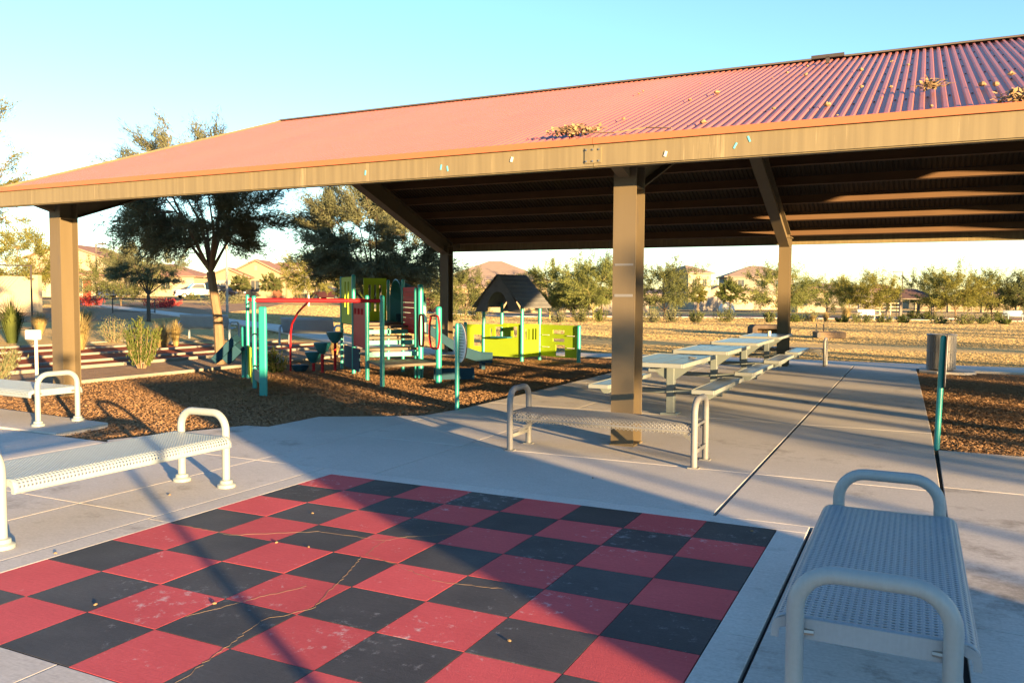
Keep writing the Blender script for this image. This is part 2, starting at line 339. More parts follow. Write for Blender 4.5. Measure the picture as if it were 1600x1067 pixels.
slabr(3.962, -3.75, X2, -2.45, gl=W, gr=W)
for x0, x1 in ((-1.02, 1.4), (1.4, X2), (X2, 8.5), (8.5, 14)): slabr(x0, -7.5, x1, -3.75 if x1 <= X2 else -4.6); slabr(x0, -18, x1, -7.5)
slabr(-1.02, -1.68, -.21, .17); slabr(-1.02, -3.75, -.21, -1.68)
for (y0, y1) in ((-1.68, .17), (-3.75, -1.68), (-7.5, -3.75), (-18, -7.5)):
    for x0, x1 in ((-3.1, -1.02), (-6.2, -3.1), (-14, -6.2)): slabr(x0, y0, x1, y1)
# bench pad beyond the mulch notch
tag(MB().prism([(-9.0, .22), (-4.0, .22), (-4.17, 1.02), (-9.0, 1.35)], -.14, .012).build('bench_pad', M['concrete_light'], bevel=.01), kind='structure')
tag(MB().prism([(4.66+.0, 14.55), (4.66, 14.1), (5.0, 13.85), (5.5, 13.9), (5.75, 14.2), (5.72, 14.75), (5.2, 14.98), (4.66, 14.98)], -.12, .02).build('trash_can_pad', M['concrete_light'], bevel=.012), kind='structure')

# ---- giant checkerboard
SQ, SV = .47, .4395
board = empty('giant_checkerboard', (0, 0, 0), 0, 'giant red and black checkerboard painted on the concrete plaza', 'game board')
tile_mesh = None
for i in range(8):
    for j in range(8):
        red = (i+j) % 2 == 0
        nm = 'red_tile' if red else 'black_tile'
        mb = MB(); g = .0022
        mb.prism([(i*SQ+g, -(j+1)*SV+g), ((i+1)*SQ-g, -(j+1)*SV+g), ((i+1)*SQ-g, -j*SV-g), (i*SQ+g, -j*SV-g)], -.034, .001*rnd.random())
        mb.build(nm, M['paint_red' if red else 'paint_black'], board)
BX, BY = 8*SQ, -8*SV
for poly in ([(-.2, .0), (-.2, .165), (1.75, .165), (1.75, .0)], [(1.754, .0), (1.754, .165), (3.955, .165), (3.955, .0)],
             [(BX+.003, -.004), (3.955, -.004), (3.955, -1.9), (BX+.003, -1.9)], [(BX+.003, -1.906), (3.955, -1.906), (3.955, BY), (BX+.003, BY)],
             [(-.2, -.004), (-.003, -.004), (-.003, -1.75), (-.2, -1.75)], [(-.2, -1.756), (-.003, -1.756), (-.003, BY), (-.2, BY)],
             [(-.2, BY-.004), (1.35, BY-.004), (1.35, -3.74), (-.2, -3.74)], [(1.356, BY-.004), (3.955, BY-.004), (3.955, -3.74), (1.356, -3.74)]):
    MB().prism(poly, -.034, .001).build('border_strip', M['concrete'], board, bevel=.004)
def crack(pts, wd):
    mb = MB(); r = random.Random(int(pts[0][0]*100)+3); P = []
    for a, b in zip(pts[:-1], pts[1:]):
        k = max(2, int(math.dist(a, b)/.028))
        P += [(a[0]+(b[0]-a[0])*i/k+r.uniform(-.009, .009), a[1]+(b[1]-a[1])*i/k+r.uniform(-.009, .009)) for i in range(k)]
    P.append(pts[-1])
    for a, b in zip(P[:-1], P[1:]): mb.beam((a[0], a[1], .0006), (b[0], b[1], .0006), wd*.5*r.uniform(.3, 1.5), .0018)
    mb.build('crack', M['crack'], board)
crack([(.05, -1.75), (.6, -1.78), (1.05, -1.45), (1.55, -1.42)], 0.0050)
crack([(1.55, -1.42), (1.62, -1.30), (1.88, -1.10)], 0.0043)
crack([(1.55, -1.42), (1.62, -1.72), (1.88, -1.78), (2.25, -1.92), (2.62, -1.86)], 0.0043)
crack([(1.62, -1.76), (1.75, -2.10), (1.90, -2.55), (1.78, -2.75), (1.88, -3.2), (1.95, -3.50)], 0.0062)
crack([(1.66, -2.30), (1.52, -2.62), (1.42, -2.9)], 0.0043)
# little dry leaves and fallen pods lying on the plaza
for k, (x, y) in enumerate([(.72, -1.12), (.98, -1.78), (1.22, -1.76), (1.42, -2.72), (.16, -3.05), (-.05, -2.55), (-.62, -1.2), (2.95, -2.45), (4.3, -2.6), (2.1, .9), (3.62, -.13), (.9, -3.0)]):
    mb = MB(); mb.lathe((0, 0, 0), [(.002, 0), (.011, .004), (.012, .012), (.003, .018)], 7)
    o = mb.build('seed_pod', M['debris']); o.location = (x, y, .001); o.rotation_euler = (0, 0, k*1.3); o.scale = (1.0, .6, .6)
    tag(o, 'tiny dry seed pod lying on the painted board or the concrete beside it', 'seed pod', 'seed pods on the plaza')

# ---- mulch chips lying on the beds
def inpoly(x, y, P):
    c = False; n = len(P)
    for i in range(n):
        x1, y1 = P[i]; x2, y2 = P[i-1]
        if (y1 > y) != (y2 > y) and x < (x2-x1)*(y-y1)/(y2-y1)+x1: c = not c
    return c
def chips(name, poly, n, z, near, label):
    r = np.random.RandomState(5); V = []; F = []; k = 0
    xs = [p[0] for p in poly]; ysx = [p[1] for p in poly]
    while k < n:
        x = r.uniform(min(xs), max(xs)); y = r.uniform(min(ysx), max(ysx))
        if r.rand() > math.exp(-max(0, math.hypot(x-near[0], y-near[1])-1.5)/near[2]) or not inpoly(x, y, poly): continue
        a = r.uniform(0, 6.28); t = r.uniform(-.5, .5); L = r.uniform(.010, .030); wd = r.uniform(.005, .010); u = np.array([math.cos(a)*math.cos(t), math.sin(a)*math.cos(t), math.sin(t)])
        v = np.array([-math.sin(a), math.cos(a), r.uniform(-.5, .5)]); c = np.array([x, y, z+r.uniform(.002, .018)])
        b = len(V); top = np.array([0, 0, .004])
        V += [c-u*L-v*wd, c+u*L-v*wd*.7, c+u*L*.9+v*wd, c-u*L+v*wd*.8, c+top]
        F += [(b, b+1, b+4), (b+1, b+2, b+4), (b+2, b+3, b+4), (b+3, b, b+4)]; k += 1
    me = bpy.data.meshes.new(name); me.from_pydata([tuple(v) for v in V], [], F); me.materials.append(M['chip'])
    o = bpy.data.objects.new(name, me); col.objects.link(o); return tag(o, label, 'wood chips', kind='stuff')
chips('play_wood_chips', mulchL, 42000, -.045, (-2.5, 3.0, 3.4), 'loose brown wood chips covering the playground bed')
chips('side_wood_chips', [(4.82, 3.88), (4.66, 14.3), (9.4, 14.3), (9.4, 3.87)], 24000, -.028, (5.4, 4.2, 3.0), 'loose brown wood chips in the bed beside the shelter floor')
# ================================================================== RAMADA
EV, RG, YC = 3.07, 5.36, 8.40; Y0, Y1 = 1.90, 14.90; XL, XR = -7.95, 11.60
SLP = (RG-EV)/(YC-Y0)
def roofz(y): return RG-SLP*abs(y-YC)
ram = empty('picnic_ramada', (1.8, YC, 0), 0, 'large brown steel picnic shelter with ribbed red gable roof', 'shelter')
def L(p): return (p[0]-1.8, p[1]-YC, p[2])
class RB(MB):
    def add(s, vs, fs): return MB.add(s, [L(p) for p in vs], fs)
frames = [-7.20, 1.82, 10.86]
def ibeam_col(x, y, sgn, h):
    mb = RB(); t = .016; d = .30; wd = .245
    # web runs across the span, flanges face the eaves
    mb.box((x, y-d/2+t/2, h/2), (wd, t, h)); mb.box((x, y+d/2-t/2, h/2), (wd, t, h)); mb.box((x, y, h/2), (t, d-2*t-.001, h))
    o = mb.build('column', M['steel'], ram)
    c = RB(); c.box((x, y, h+.012), (wd+.05, d+.06, .022)); c.build('cap_plate', M['steel'], o)
    b = RB(); b.box((x, y, .009), (wd+.02, d+.02, .018)); b.build('base_plate', M['steel'], o)
    for z in (h-.22,):
        for sx in (-1, 1):
            g = RB(); g.box((x+sx*(wd/4), y, z), (wd/2-.02, d-2*t-.003, .014)); g.build('stiffener', M['steel'], o)
    return o
CH = 2.93
for x in frames:
    ca = ibeam_col(x, 2.66, -1, CH); cb = ibeam_col(x, 14.14, 1, CH)
    for sgn in (-1, 1):
        # tapered rafter: web + flanges
        ya = YC+sgn*(YC-2.48); mb = RB()
        def zt(y): return roofz(y)-.235
        def zb(y): return roofz(y)-.66
        pts_t = [(ya, zt(ya)), (YC+sgn*.001, zt(YC))]; 
        yi = YC+sgn*(YC-2.82); poly = [(ya, CH+.03), (yi, CH+.03), (yi, zb(yi)), (YC, zb(YC)), (YC, zt(YC)), (ya, zt(ya))]
        vs = [(x+dx, p[0], p[1]) for dx in (-.008, .008) for p in poly]
        mb.add(vs, [tuple(range(5, -1, -1)), tuple(range(6, 12))]+[(q, (q+1) % 6, 6+(q+1) % 6, 6+q) for q in range(6)])
        mb.beam((x, ya, zt(ya)-.008), (x, YC, zt(YC)-.008), .19, .016, (0, 0, 1))
        mb.beam((x, yi, zb(yi)), (x, YC, zb(YC)), .22, .016, (0, 0, 1))
        mb.build('rafter', M['steel'], ram)
        # cantilever tip that carries the eave fascia
        ye = YC+sgn*(YC-Y0-.12); mt = RB()
        vs = [(x+dx, y, z) for dx in (-.06, .06) for y, z in ((ya, zb(ya)+.18), (ye, roofz(ye)-.20), (ye, roofz(ye)-.07), (ya, zt(ya)))]
        mt.add(vs, [(3, 2, 1, 0), (4, 5, 6, 7), (0, 1, 5, 4), (1, 2, 6, 5), (2, 3, 7, 6), (3, 0, 4, 7)])
        mt.build('rafter_tip', M['steel'], ram)
    k = RB(); k.prism([(1.98, 2.93), (2.22, 2.93), (2.5, 3.09), (2.2, 3.10)], x-.012, x+.012, 'yzx'); k.build('gusset', M['steel'], ram)
# purlins: channel sections along the roof
for sgn in (-1, 1):
    for q in range(8):
        y = YC+sgn*(.42+q*.80); zc = roofz(y)-.045
        mb = RB(); a = SLP*sgn
        mb.box(((XL+XR)/2, y, zc-.10), (XR-XL-.06, .012, .185), 0, -math.atan(SLP)*sgn)
        mb.box(((XL+XR)/2, y-.032, zc-.186+.0*a), (XR-XL-.06, .06, .010), 0, -math.atan(SLP)*sgn)
        mb.build('purlin', M['purlin'], ram)
# ribbed roof sheets, each about 1.03 m wide
PW = (XR-XL)/19; RIBS = 11
def sheet_mesh(sgn):
    mb = MB(); per = PW/RIBS; prof = []
    for k in range(RIBS):
        x = k*per
        prof += [(x, 0), (x+per*.42, 0), (x+per*.56, .024), (x+per*.86, .024)]
    prof.append((PW, 0))
    rows = [0, .35, .7, 1]
    ye = YC-Y0
    for t in rows:
        for x, h in prof: mb.v.append((x, sgn*ye*t, RG-.04-SLP*ye*t+h))
    n = len(prof)
    for i in range(len(rows)-1):
        for k in range(n-1): mb.f.append((i*n+k, i*n+k+1, (i+1)*n+k+1, (i+1)*n+k))
    return mb
for sgn in (-1, 1):
    src = None
    for k in range(19):
        if src is None:
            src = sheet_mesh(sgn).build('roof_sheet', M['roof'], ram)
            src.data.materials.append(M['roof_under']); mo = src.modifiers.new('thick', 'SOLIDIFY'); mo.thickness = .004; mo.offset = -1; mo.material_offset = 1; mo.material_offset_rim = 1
        else:
            o = bpy.data.objects.new('roof_sheet', src.data); col.objects.link(o); o.parent = ram
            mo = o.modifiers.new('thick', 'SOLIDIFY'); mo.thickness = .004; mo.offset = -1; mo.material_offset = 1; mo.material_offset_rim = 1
            src2 = o
        ob = src if k == 0 else src2
        ob.location = (XL-1.8+k*PW, 0, 0)
        if sgn < 0:     # screw heads along the purlin lines
            if k == 0:
                sc = MB(); per = PW/RIBS
                for q in range(8):
                    yq = -(.42+q*.80)
                    for rr_ in range(0, RIBS, 2): sc.lathe((rr_*per+per*.2, yq, RG-.04+SLP*yq-.001), [(.011, 0), (.010, .008), (.004, .012)], 6)
                scr = sc.build('screws', M['lamp'], ob); scr['kind'] = 'stuff'
            else:
                s2 = bpy.data.objects.new('screws', scr.data); col.objects.link(s2); s2.parent = ob; s2['kind'] = 'stuff'
rc = RB()
for sgn in (-1, 1):
    vs = [(x, YC+sgn*y, RG+.025-SLP*y+dz) for x in (XL-.03, XR+.03) for y, dz in ((0, 0), (.09, 0), (.09, -.02), (0, -.02))]
    rc.add(vs, [(3, 2, 1, 0), (4, 5, 6, 7), (0, 1, 5, 4), (1, 2, 6, 5), (2, 3, 7, 6), (3, 0, 4, 7)])
rc.build('ridge_cap', M['lamp'], ram)
# eave fascia in lengths, red drip trim above
cuts = [XL, -2.7, 1.70, 6.6, XR]
for sgn, ye in ((-1, Y0), (1, Y1)):
    for a, b in zip(cuts[:-1], cuts[1:]):
        mb = RB(); mb.box(((a+b)/2, ye, EV-.135), (b-a-.006, .022, .205)); mb.box(((a+b)/2, ye-sgn*.05, EV-.242), (b-a-.006, .085, .012))
        mb.build('fascia', M['fascia'], ram)
        mb = RB(); mb.box(((a+b)/2, ye+sgn*.012, EV+.002), (b-a-.004, .055, .062)); mb.build('drip_trim', M['trim'], ram)
sp = RB(); sp.box((1.70, Y0-.016, EV-.135), (.17, .010, .15)); sp.build('splice_plate', M['fascia'], ram)
for dx in (-.065, 0, .065):
    for dz in (-.055, .055):
        bb = RB(); bb.tube([(1.70+dx, Y0-.021, EV-.135+dz), (1.70+dx, Y0-.032, EV-.135+dz)], .009, 6); bb.build('bolt', M['bolt'], ram)
# rake trims on the gable ends
for x in (XL, XR):
    for sgn in (-1, 1):
        ye = YC-Y0+.01; mb = RB()
        vs = [(x+dx, YC+sgn*y, RG-SLP*y+dz) for dx in (-.012, .012) for y, dz in ((0, .01), (ye, .01), (ye, -.235), (0, -.235))]
        mb.add(vs, [(3, 2, 1, 0), (4, 5, 6, 7), (0, 1, 5, 4), (1, 2, 6, 5), (2, 3, 7, 6), (3, 0, 4, 7)])
        mb.build('rake_trim', M['fascia'], ram)
# paint marks and bits on the near fascia
M['bluemark'] = mat('blue_paint_mark', (.10, .42, .55), .6)
for x, z, an in ((-.02, 2.93, .2), (.06, 2.91, -.15), (3.06, 2.93, .5), (3.18, 2.98, -.4), (-.0-1.0, 2.93, .1)):
    mb = RB(); mb.box((x, Y0-.0135, z), (.016, .004, .055), 0, 0, an); mb.build('paint_mark', M['bluemark'], ram)
for x, z in ((.82, 2.955), (2.42, 2.90)):
    mb = RB(); mb.box((x, Y0-.016, z), (.022, .010, .05), 0, 0, .3); mb.build('bird_dropping', M['white'], ram)
# tape bands and stains on the near column
for z in (1.58, 1.90):
    mb = RB(); mb.box((1.82, 2.66-.15-.0025, z), (.20, .004, .022 if z > 1.7 else .028)); mb.build('tape_strip', M['cap'], ram)
# litter on the roof: dry clods, a vent bracket and a wind-blown bush
r = random.Random(21)
def clod(sz, seed):
    rr = random.Random(seed); mb = MB()
    mb.lathe((0, 0, -.01), [(sz*.3, 0), (sz*rr.uniform(.8, 1.1), sz*.35), (sz*rr.uniform(.7, 1), sz*.9), (sz*.25, sz*1.25)], 7)
    mb.v = [(x*rr.uniform(.7, 1.3), y*rr.uniform(.7, 1.3), z*rr.uniform(.85, 1.2)) for x, y, z in mb.v]
    return mb
n = 0
while n < 30:
    x = r.uniform(2.6, 5.9) if n > 6 else r.uniform(.5, 2.6); t = r.random(); y = Y0+.25+t*5.6
    sz = r.choice((.012, .016, .02, .024, .034)); o = clod(sz, n).build('dry_clod', M['debris'])
    o.location = (x, y, roofz(y)); n += 1
    tag(o, 'small dry clod of bird nest litter lying on the red roof sheets', 'litter', 'clods of litter on the roof')
def twigpile(name, label, x, y, rad, cnt, seed):
    rr = random.Random(seed); mb = MB()
    for k in range(cnt):
        a = rr.uniform(0, 6.28); d = rr.uniform(0, rad); p = Vector((math.cos(a)*d*1.6, math.sin(a)*d*.6, rr.uniform(0, .10)*(1-d/rad)+.02))
        b = rr.uniform(0, 6.28); q = p+Vector((math.cos(b)*.12, math.sin(b)*.06, rr.uniform(-.02, .05)))
        mb.tube([p, (p+q)/2+Vector((0, 0, .015)), q], [.004, .003, .002], 4)
    for k in range(cnt):
        a = rr.uniform(0, 6.28); d = rr.uniform(0, rad); c = Vector((math.cos(a)*d*1.6, math.sin(a)*d*.6, rr.uniform(.01, .10)))
        u = Vector((rr.uniform(-1, 1), rr.uniform(-1, 1), rr.uniform(-1, 1))).normalized()*.03; v = u.orthogonal()*.5
        mb.add([c-u, c+v, c+u, c-v], [(0, 1, 2, 3)])
    o = mb.build(name, M['debris'], fix=False); o.location = (x, y, roofz(y)); tag(o, label, 'litter'); return o
twigpile('twig_pile', 'heap of dry twigs caught on the roof edge above the front column', 1.28, 2.42, .20, 110, 3)
twigpile('twig_pile', 'clump of dry twigs at the far right of the near roof edge', 5.28, 2.12, .13, 60, 4)
twigpile('twig_pile', 'small dark clump of twigs mid slope on the right of the roof', 4.62, 3.4, .08, 40, 5)
mb = MB(); mb.tube([(1.4, 2.35, roofz(2.35)+.03), (1.8, 2.22, roofz(2.2)+.03), (2.1, 2.3, roofz(2.3)+.035), (2.4, 2.15, roofz(2.15)+.03)], .006, 5)
tag(mb.build('dry_stalk', M['debris']), 'long thin dry stalk lying along the near edge of the roof', 'litter')
vb = empty('roof_bracket', (3.27, 7.55, roofz(7.55)), 0, 'small dark metal bracket fixed near the ridge of the red roof', 'bracket')
MB().box((0, 0, .10), (.46, .05, .05)).build('bar', M['iron'], vb); MB().box((0, .0, .04), (.05, .05, .09)).build('foot', M['iron'], vb)

# ================================================================== BENCHES
def loop_pts(wd, top, rad, z0=0.0, seg=7):
    h = wd/2; P = [(0, -h, z0), (0, -h, top-rad)]
    for k in range(1, seg+1):
        a = math.pi/2*k/seg; P.append((0, -h+rad-rad*math.cos(a), top-rad+rad*math.sin(a)))
    for k in range(seg+1):
        a = math.pi/2*k/seg; P.append((0, h-rad+rad*math.sin(a), top-rad+rad*math.cos(a)))
    P.append((0, h, z0)); return P
def perforated_seat(Lx, half, z, drop, pitch=.0262, hole=.0078):
    # cross-section: flat centre with rolled-down edges; real holes
    def prof(s):     # s along the width, arc length from the centre line
        flat = half-.055; a = abs(s)
        if a <= flat: y, zz = a, 0.0
        else:
            t = min((a-flat)/.055, math.pi/2); y = flat+.055*math.sin(t); zz = -.055*(1-math.cos(t))
            rest = a-flat-.055*math.pi/2
            if rest > 0: zz -= rest
        return math.copysign(y, s), z+zz-.006*math.cos(a/half*1.3)
    tot = half-.055+.055*math.pi/2+drop
    ny = int(2*tot/pitch); nx = int(Lx/pitch); px = Lx/nx; py = 2*tot/ny
    V = {}; vs = []; fs = []
    def vert(x, s):
        k = (round(x, 5), round(s, 5))
        if k not in V:
            y, zz = prof(s); V[k] = len(vs); vs.append((x, y, zz))
        return V[k]
    for i in range(nx):
        for j in range(ny):
            cx = -Lx/2+(i+.5)*px; cs = -tot+(j+.5)*py
            o = [(cx+a*px/2, cs+b*py/2) for a, b in ((1, 0), (1, 1), (0, 1), (-1, 1), (-1, 0), (-1, -1), (0, -1), (1, -1))]
            if j in (0, ny-1) or i in (0, nx-1):
                fs.append(tuple(vert(*q) for q in o)); continue
            h = [(cx+hole*math.cos(k*math.pi/4), cs+hole*math.sin(k*math.pi/4)) for k in range(8)]
            ov = [vert(*q) for q in o]; hv = [vert(*q) for q in h]
            for k in range(8): fs.append((ov[k], ov[(k+1) % 8], hv[(k+1) % 8], hv[k]))
    mb = MB(); mb.v = vs; mb.f = fs; return mb
def make_bench(label, group, Lx=1.84):
    b = empty('perforated_bench', (0, 0, 0), 0, label, 'bench', group)
    s = perforated_seat(Lx-.06, .335, .425, .035).build('seat', M['benchblue'], b, smooth=True, fix=False)
    mo = s.modifiers.new('thick', 'SOLIDIFY'); mo.thickness = .004
    for sx in (-1, 1):
        e = MB()
        pr = [(-.336, .37), (-.336, .335), (-.312, .335), (-.308, .37), (-.275, .385), (-.235, .345), (.235, .345), (.275, .385), (.308, .37), (.312, .335), (.336, .335), (.336, .37), (.322, .402), (.285, .419), (-.285, .419), (-.322, .402)]
        e.prism(pr, sx*(Lx/2-.03)-.004, sx*(Lx/2-.03)+.004, 'yzx')
        e.build('end_flange', M['benchblue'], s)
        lp = MB().tube([(sx*Lx/2, p[1], p[2]) for p in loop_pts(.50, .60, .135)], .031, 14).build('arm_loop', M['bench'], b, smooth=True)
        for sy in (-1, 1):
            MB().lathe((sx*Lx/2, sy*.25, 0), [(.074, 0), (.074, .022), (.060, .030), (.052, .034), (.050, .055), (.034, .062)], 18).build('foot_collar', M['bench'], lp, smooth=True)
            MB().tube([(sx*(Lx/2-.03), sy*.19, .372), (sx*(Lx/2-.02), sy*.25, .372)], .012, 8).build('bolt', M['bolt'], lp)
    return b
grpB = 'perforated metal benches round the checkerboard'
b1 = make_bench('cream-lit perforated bench along the left edge of the checkerboard', grpB)
b1.location = (-.70, -1.70, 0); b1.rotation_euler = (0, 0, math.pi/2)
b2 = copy_tree(b1); b2['label'] = 'blue-shaded perforated bench at the lower right beside the checkerboard'
b2.location = (4.46, -1.78, 0); b2.rotation_euler = (0, 0, math.pi/2)
b3 = copy_tree(b1); b3['label'] = 'perforated bench on its own pad at the left edge before the left column'
b3.location = (-5.57, .74, .012); b3.rotation_euler = (0, 0, -.03)

def mesh_seat(Lx, half, z):
    mb = MB(); nx = 44; ny = 18; px = Lx/nx; tot = half+.10; py = 2*tot/ny
    def P(x, s):
        a = abs(s); fl = half-.03
        if a <= fl: return (x, s, z)
        t = min((a-fl)/.04, math.pi/2); y = fl+.04*math.sin(t); zz = z-.04*(1-math.cos(t)); rest = a-fl-.04*math.pi/2
        if rest > 0: zz -= rest
        return (x, math.copysign(y, s), zz)
    for j in range(ny*2-1):
        for i in range(nx):
            cx = -Lx/2+(i+.5+(.5 if j % 2 else 0))*px; cs = -tot+(j+1)*py/2
            if cx+px/2 > Lx/2+.001: continue
            o = [(cx+px/2, cs), (cx, cs+py/2), (cx-px/2, cs), (cx, cs-py/2)]; q = [(cx+(a-cx)*.62, cs+(b-cs)*.62) for a, b in o]
            vs = [P(*p) for p in o]+[P(*p) for p in q]
            mb.add(vs, [(k, (k+1) % 4, 4+(k+1) % 4, 4+k) for k in range(4)])
    return mb
def make_mesh_bench(label, group):
    b = empty('mesh_bench', (0, 0, 0), 0, label, 'bench', group); Lx = 1.88
    s = mesh_seat(Lx-.08, .215, .405).build('seat', M['meshgrey'], b, smooth=True, fix=False)
    mo = s.modifiers.new('thick', 'SOLIDIFY'); mo.thickness = .005
    rim = MB()
    for sy in (-1, 1): rim.tube([(-Lx/2, sy*.228, .335), (Lx/2, sy*.228, .335)], .009, 6)
    for sx in (-1, 1): rim.box((sx*(Lx/2-.035), 0, .385), (.02, .44, .03))
    rim.build('rim', M['meshgrey'], s)
    for sx in (-1, 1):
        lp = MB().tube([(sx*Lx/2, p[1], p[2]) for p in loop_pts(.45, .625, .13)], .031, 12).build('leg_loop', M['meshgrey'], b, smooth=True)
        MB().beam((sx*Lx/2, -.225, .15), (sx*Lx/2, .225, .15), .03, .035).build('cross_bar', M['meshgrey'], lp)
        MB().beam((sx*(Lx/2), 0, .16), (sx*(Lx/2-.30), 0, .385), .028, .028).build('brace', M['meshgrey'], lp)
        for z in (.385,): MB().tube([(sx*Lx/2, -.2, z), (sx*Lx/2, .2, z)], .014, 8).build('seat_bar', M['meshgrey'], lp)
        for sy in (-1, 1): MB().box((sx*Lx/2, sy*.225, .006), (.10, .075, .012)).build('foot_plate', M['meshgrey'], lp)
    return b
m1 = make_mesh_bench('grey expanded-mesh bench standing in front of the near shelter column', 'mesh benches at the shelter')
m1.location = (1.835, 1.95, 0)
m2 = copy_tree(m1); m2['label'] = 'grey mesh bench end beyond the last picnic table by the far column'; m2.location = (1.76, 14.62, 0)

# ================================================================== PICNIC TABLES
def make_table():
    t = empty('picnic_table', (0, 0, 0), 0, 'x', 'picnic table', 'grey picnic tables in a row under the shelter')
    Ln = 1.83
    for k in range(3):
        pl = MB().box(((k-1)*.272, 0, .735), (.262, Ln-.03, .035)).build('top_plank', M['tabletop'], t, bevel=.008)
    for sy in (-1, 1): MB().box((0, sy*Ln/2, .733), (.82, .028, .055)).build('end_rail', M['edge'], t, bevel=.008)
    for sx in (-1, 1): MB().box((sx*.417, 0, .733), (.02, Ln, .055)).build('side_rail', M['edge'], t, bevel=.006)
    po = MB().box((0, .10, .35), (.105, .105, .70)).build('pedestal', M['table'], t, bevel=.008)
    MB().box((0, .10, .012), (.22, .22, .024)).build('base_plate', M['table'], po)
    for sx in (-1, 1):
        MB().prism([(sx*.053, .70), (sx*.33, .70), (sx*.33, .67), (sx*.053, .46)], .075, .125, 'xzy').build('gusset', M['table'], po)
    MB().beam((0, -.75, .69), (0, .75, .69), .08, .045).build('top_beam', M['table'], po)
    MB().tube([(-.68, .10, .31), (.68, .10, .31)], .037, 10).build('bench_arm', M['table'], t, smooth=True)
    for sx in (-1, 1):
        bb = MB().box((sx*.66, 0, .435), (.255, Ln-.03, .034)).build('bench_plank', M['tabletop'], t, bevel=.008)
        for sy in (-1, 1): MB().box((sx*.66, sy*Ln/2, .433), (.27, .026, .052)).build('bench_end', M['edge'], bb, bevel=.006)
        MB().box((sx*(.66+.136), 0, .433), (.016, Ln, .05)).build('bench_edge', M['edge'], bb)
        MB().box((sx*(.66-.136), 0, .433), (.016, Ln, .05)).build('bench_edge', M['edge'], bb)
        for sy in (-.62, .62):
            MB().prism([(sx*.56, .415), (sx*.76, .415), (sx*.70, .33), (sx*.62, .33)], sy-.03, sy+.03, 'xzy').build('bench_bracket', M['table'], bb)
        MB().beam((sx*.66, -.65, .345), (sx*.66, .75, .345), .05, .05).build('bench_beam', M['table'], bb)
    return t
tb = make_table(); labs = ['nearest grey picnic table, just behind the front column', 'second picnic table from the front column', 'third picnic table, last but one in the row', 'farthest picnic table, beside the far right column']
for k, y in enumerate((5.0, 7.62, 10.24, 12.86)):
    o = tb if k == 0 else copy_tree(tb)
    o['label'] = labs[k]; o.location = (1.64, y, 0)
mb = MB(); mb.tube([(.05*math.cos(a/10*6.283), .05*math.sin(a/10*6.283), .014) for a in range(10)], .008, 6)
o = mb.build('ring_ashtray', M['bolt']); o.location = (1.92, 5.1, .754); tag(o, 'small shiny ring lying on the nearest picnic table top', 'ring')
mb = MB(); mb.lathe((0, 0, 0), [(.032, 0), (.036, .05), (.036, .10), (.030, .105)], 12)
o = mb.build('paper_cup', M['white'], smooth=True); o.location = (1.75, 12.55, .754); tag(o, 'white paper cup standing on the farthest picnic table', 'cup')
# ================================================================== PLAYGROUND
GZ = -.05
def post(parent, x, y, h, r, name='post', m='teal', seg=12):
    return MB().lathe((x, y, GZ-.1), [(r, 0), (r, h+.1-.045), (r*.93, h+.1-.02), (r*.7, h+.1-.005), (r*.3, h+.1)], seg).build(name, M[m], parent, smooth=True)
def panel(parent, a, b, z0, z1, m, name='panel', th=.024, inset=.05, holes=()):
    """upright sheet between two plan points with real rectangular openings (u0,u1,z0,z1 as fractions)"""
    a = Vector((a[0], a[1], 0)); b = Vector((b[0], b[1], 0)); d = (b-a); Ln = d.length; d.normalize()
    a = a+d*inset; Ln -= 2*inset; n = Vector((-d.y, d.x, 0))*th/2
    us = sorted({0, 1, *[h[0] for h in holes], *[h[1] for h in holes]}); zs = sorted({0, 1, *[h[2] for h in holes], *[h[3] for h in holes]})
    mb = MB()
    solid = [[not any(h[0]-1e-6 <= (us[i]+us[i+1])/2 <= h[1] and h[2] <= (zs[k]+zs[k+1])/2 <= h[3] for h in holes) for k in range(len(zs)-1)] for i in range(len(us)-1)]
    def q(u, z, s): p = a+d*(u*Ln)+n*s; return (p.x, p.y, z0+(z1-z0)*z)
    for i in range(len(us)-1):
        for k in range(len(zs)-1):
            if not solid[i][k]: continue
            u0, u1, w0, w1 = us[i], us[i+1], zs[k], zs[k+1]
            mb.add([q(u0, w0, -1), q(u1, w0, -1), q(u1, w1, -1), q(u0, w1, -1)], [(0, 1, 2, 3)]); mb.add([q(u0, w0, 1), q(u1, w0, 1), q(u1, w1, 1), q(u0, w1, 1)], [(3, 2, 1, 0)])
            def nb(ii, kk): return 0 <= ii < len(us)-1 and 0 <= kk < len(zs)-1 and solid[ii][kk]
            if not nb(i-1, k): mb.add([q(u0, w0, -1), q(u0, w1, -1), q(u0, w1, 1), q(u0, w0, 1)], [(0, 1, 2, 3)])
            if not nb(i+1, k): mb.add([q(u1, w0, -1), q(u1, w1, -1), q(u1, w1, 1), q(u1, w0, 1)], [(3, 2, 1, 0)])
            if not nb(i, k-1): mb.add([q(u0, w0, -1), q(u1, w0, -1), q(u1, w0, 1), q(u0, w0, 1)], [(3, 2, 1, 0)])
            if not nb(i, k+1): mb.add([q(u0, w1, -1), q(u1, w1, -1), q(u1, w1, 1), q(u0, w1, 1)], [(0, 1, 2, 3)])
    return mb.build(name, M[m], parent)
A_, B_, C_, D_ = (-6.72, 8.84), (-5.79, 8.03), (-4.77, 7.09), (-3.88, 6.31)
E_, F_, G_, H_ = (-4.13, 7.96), (-5.19, 8.94), (-6.12, 9.75), (-3.33, 7.32)
L1, L2, L3, L4 = (-4.75, 4.29), (-5.65, 5.05), (-6.92, 6.22), (-7.13, 6.33)
pg = empty('play_structure', (0, 0, 0), 0, 'teal and red play structure with stepped decks and a slide', 'play structure')
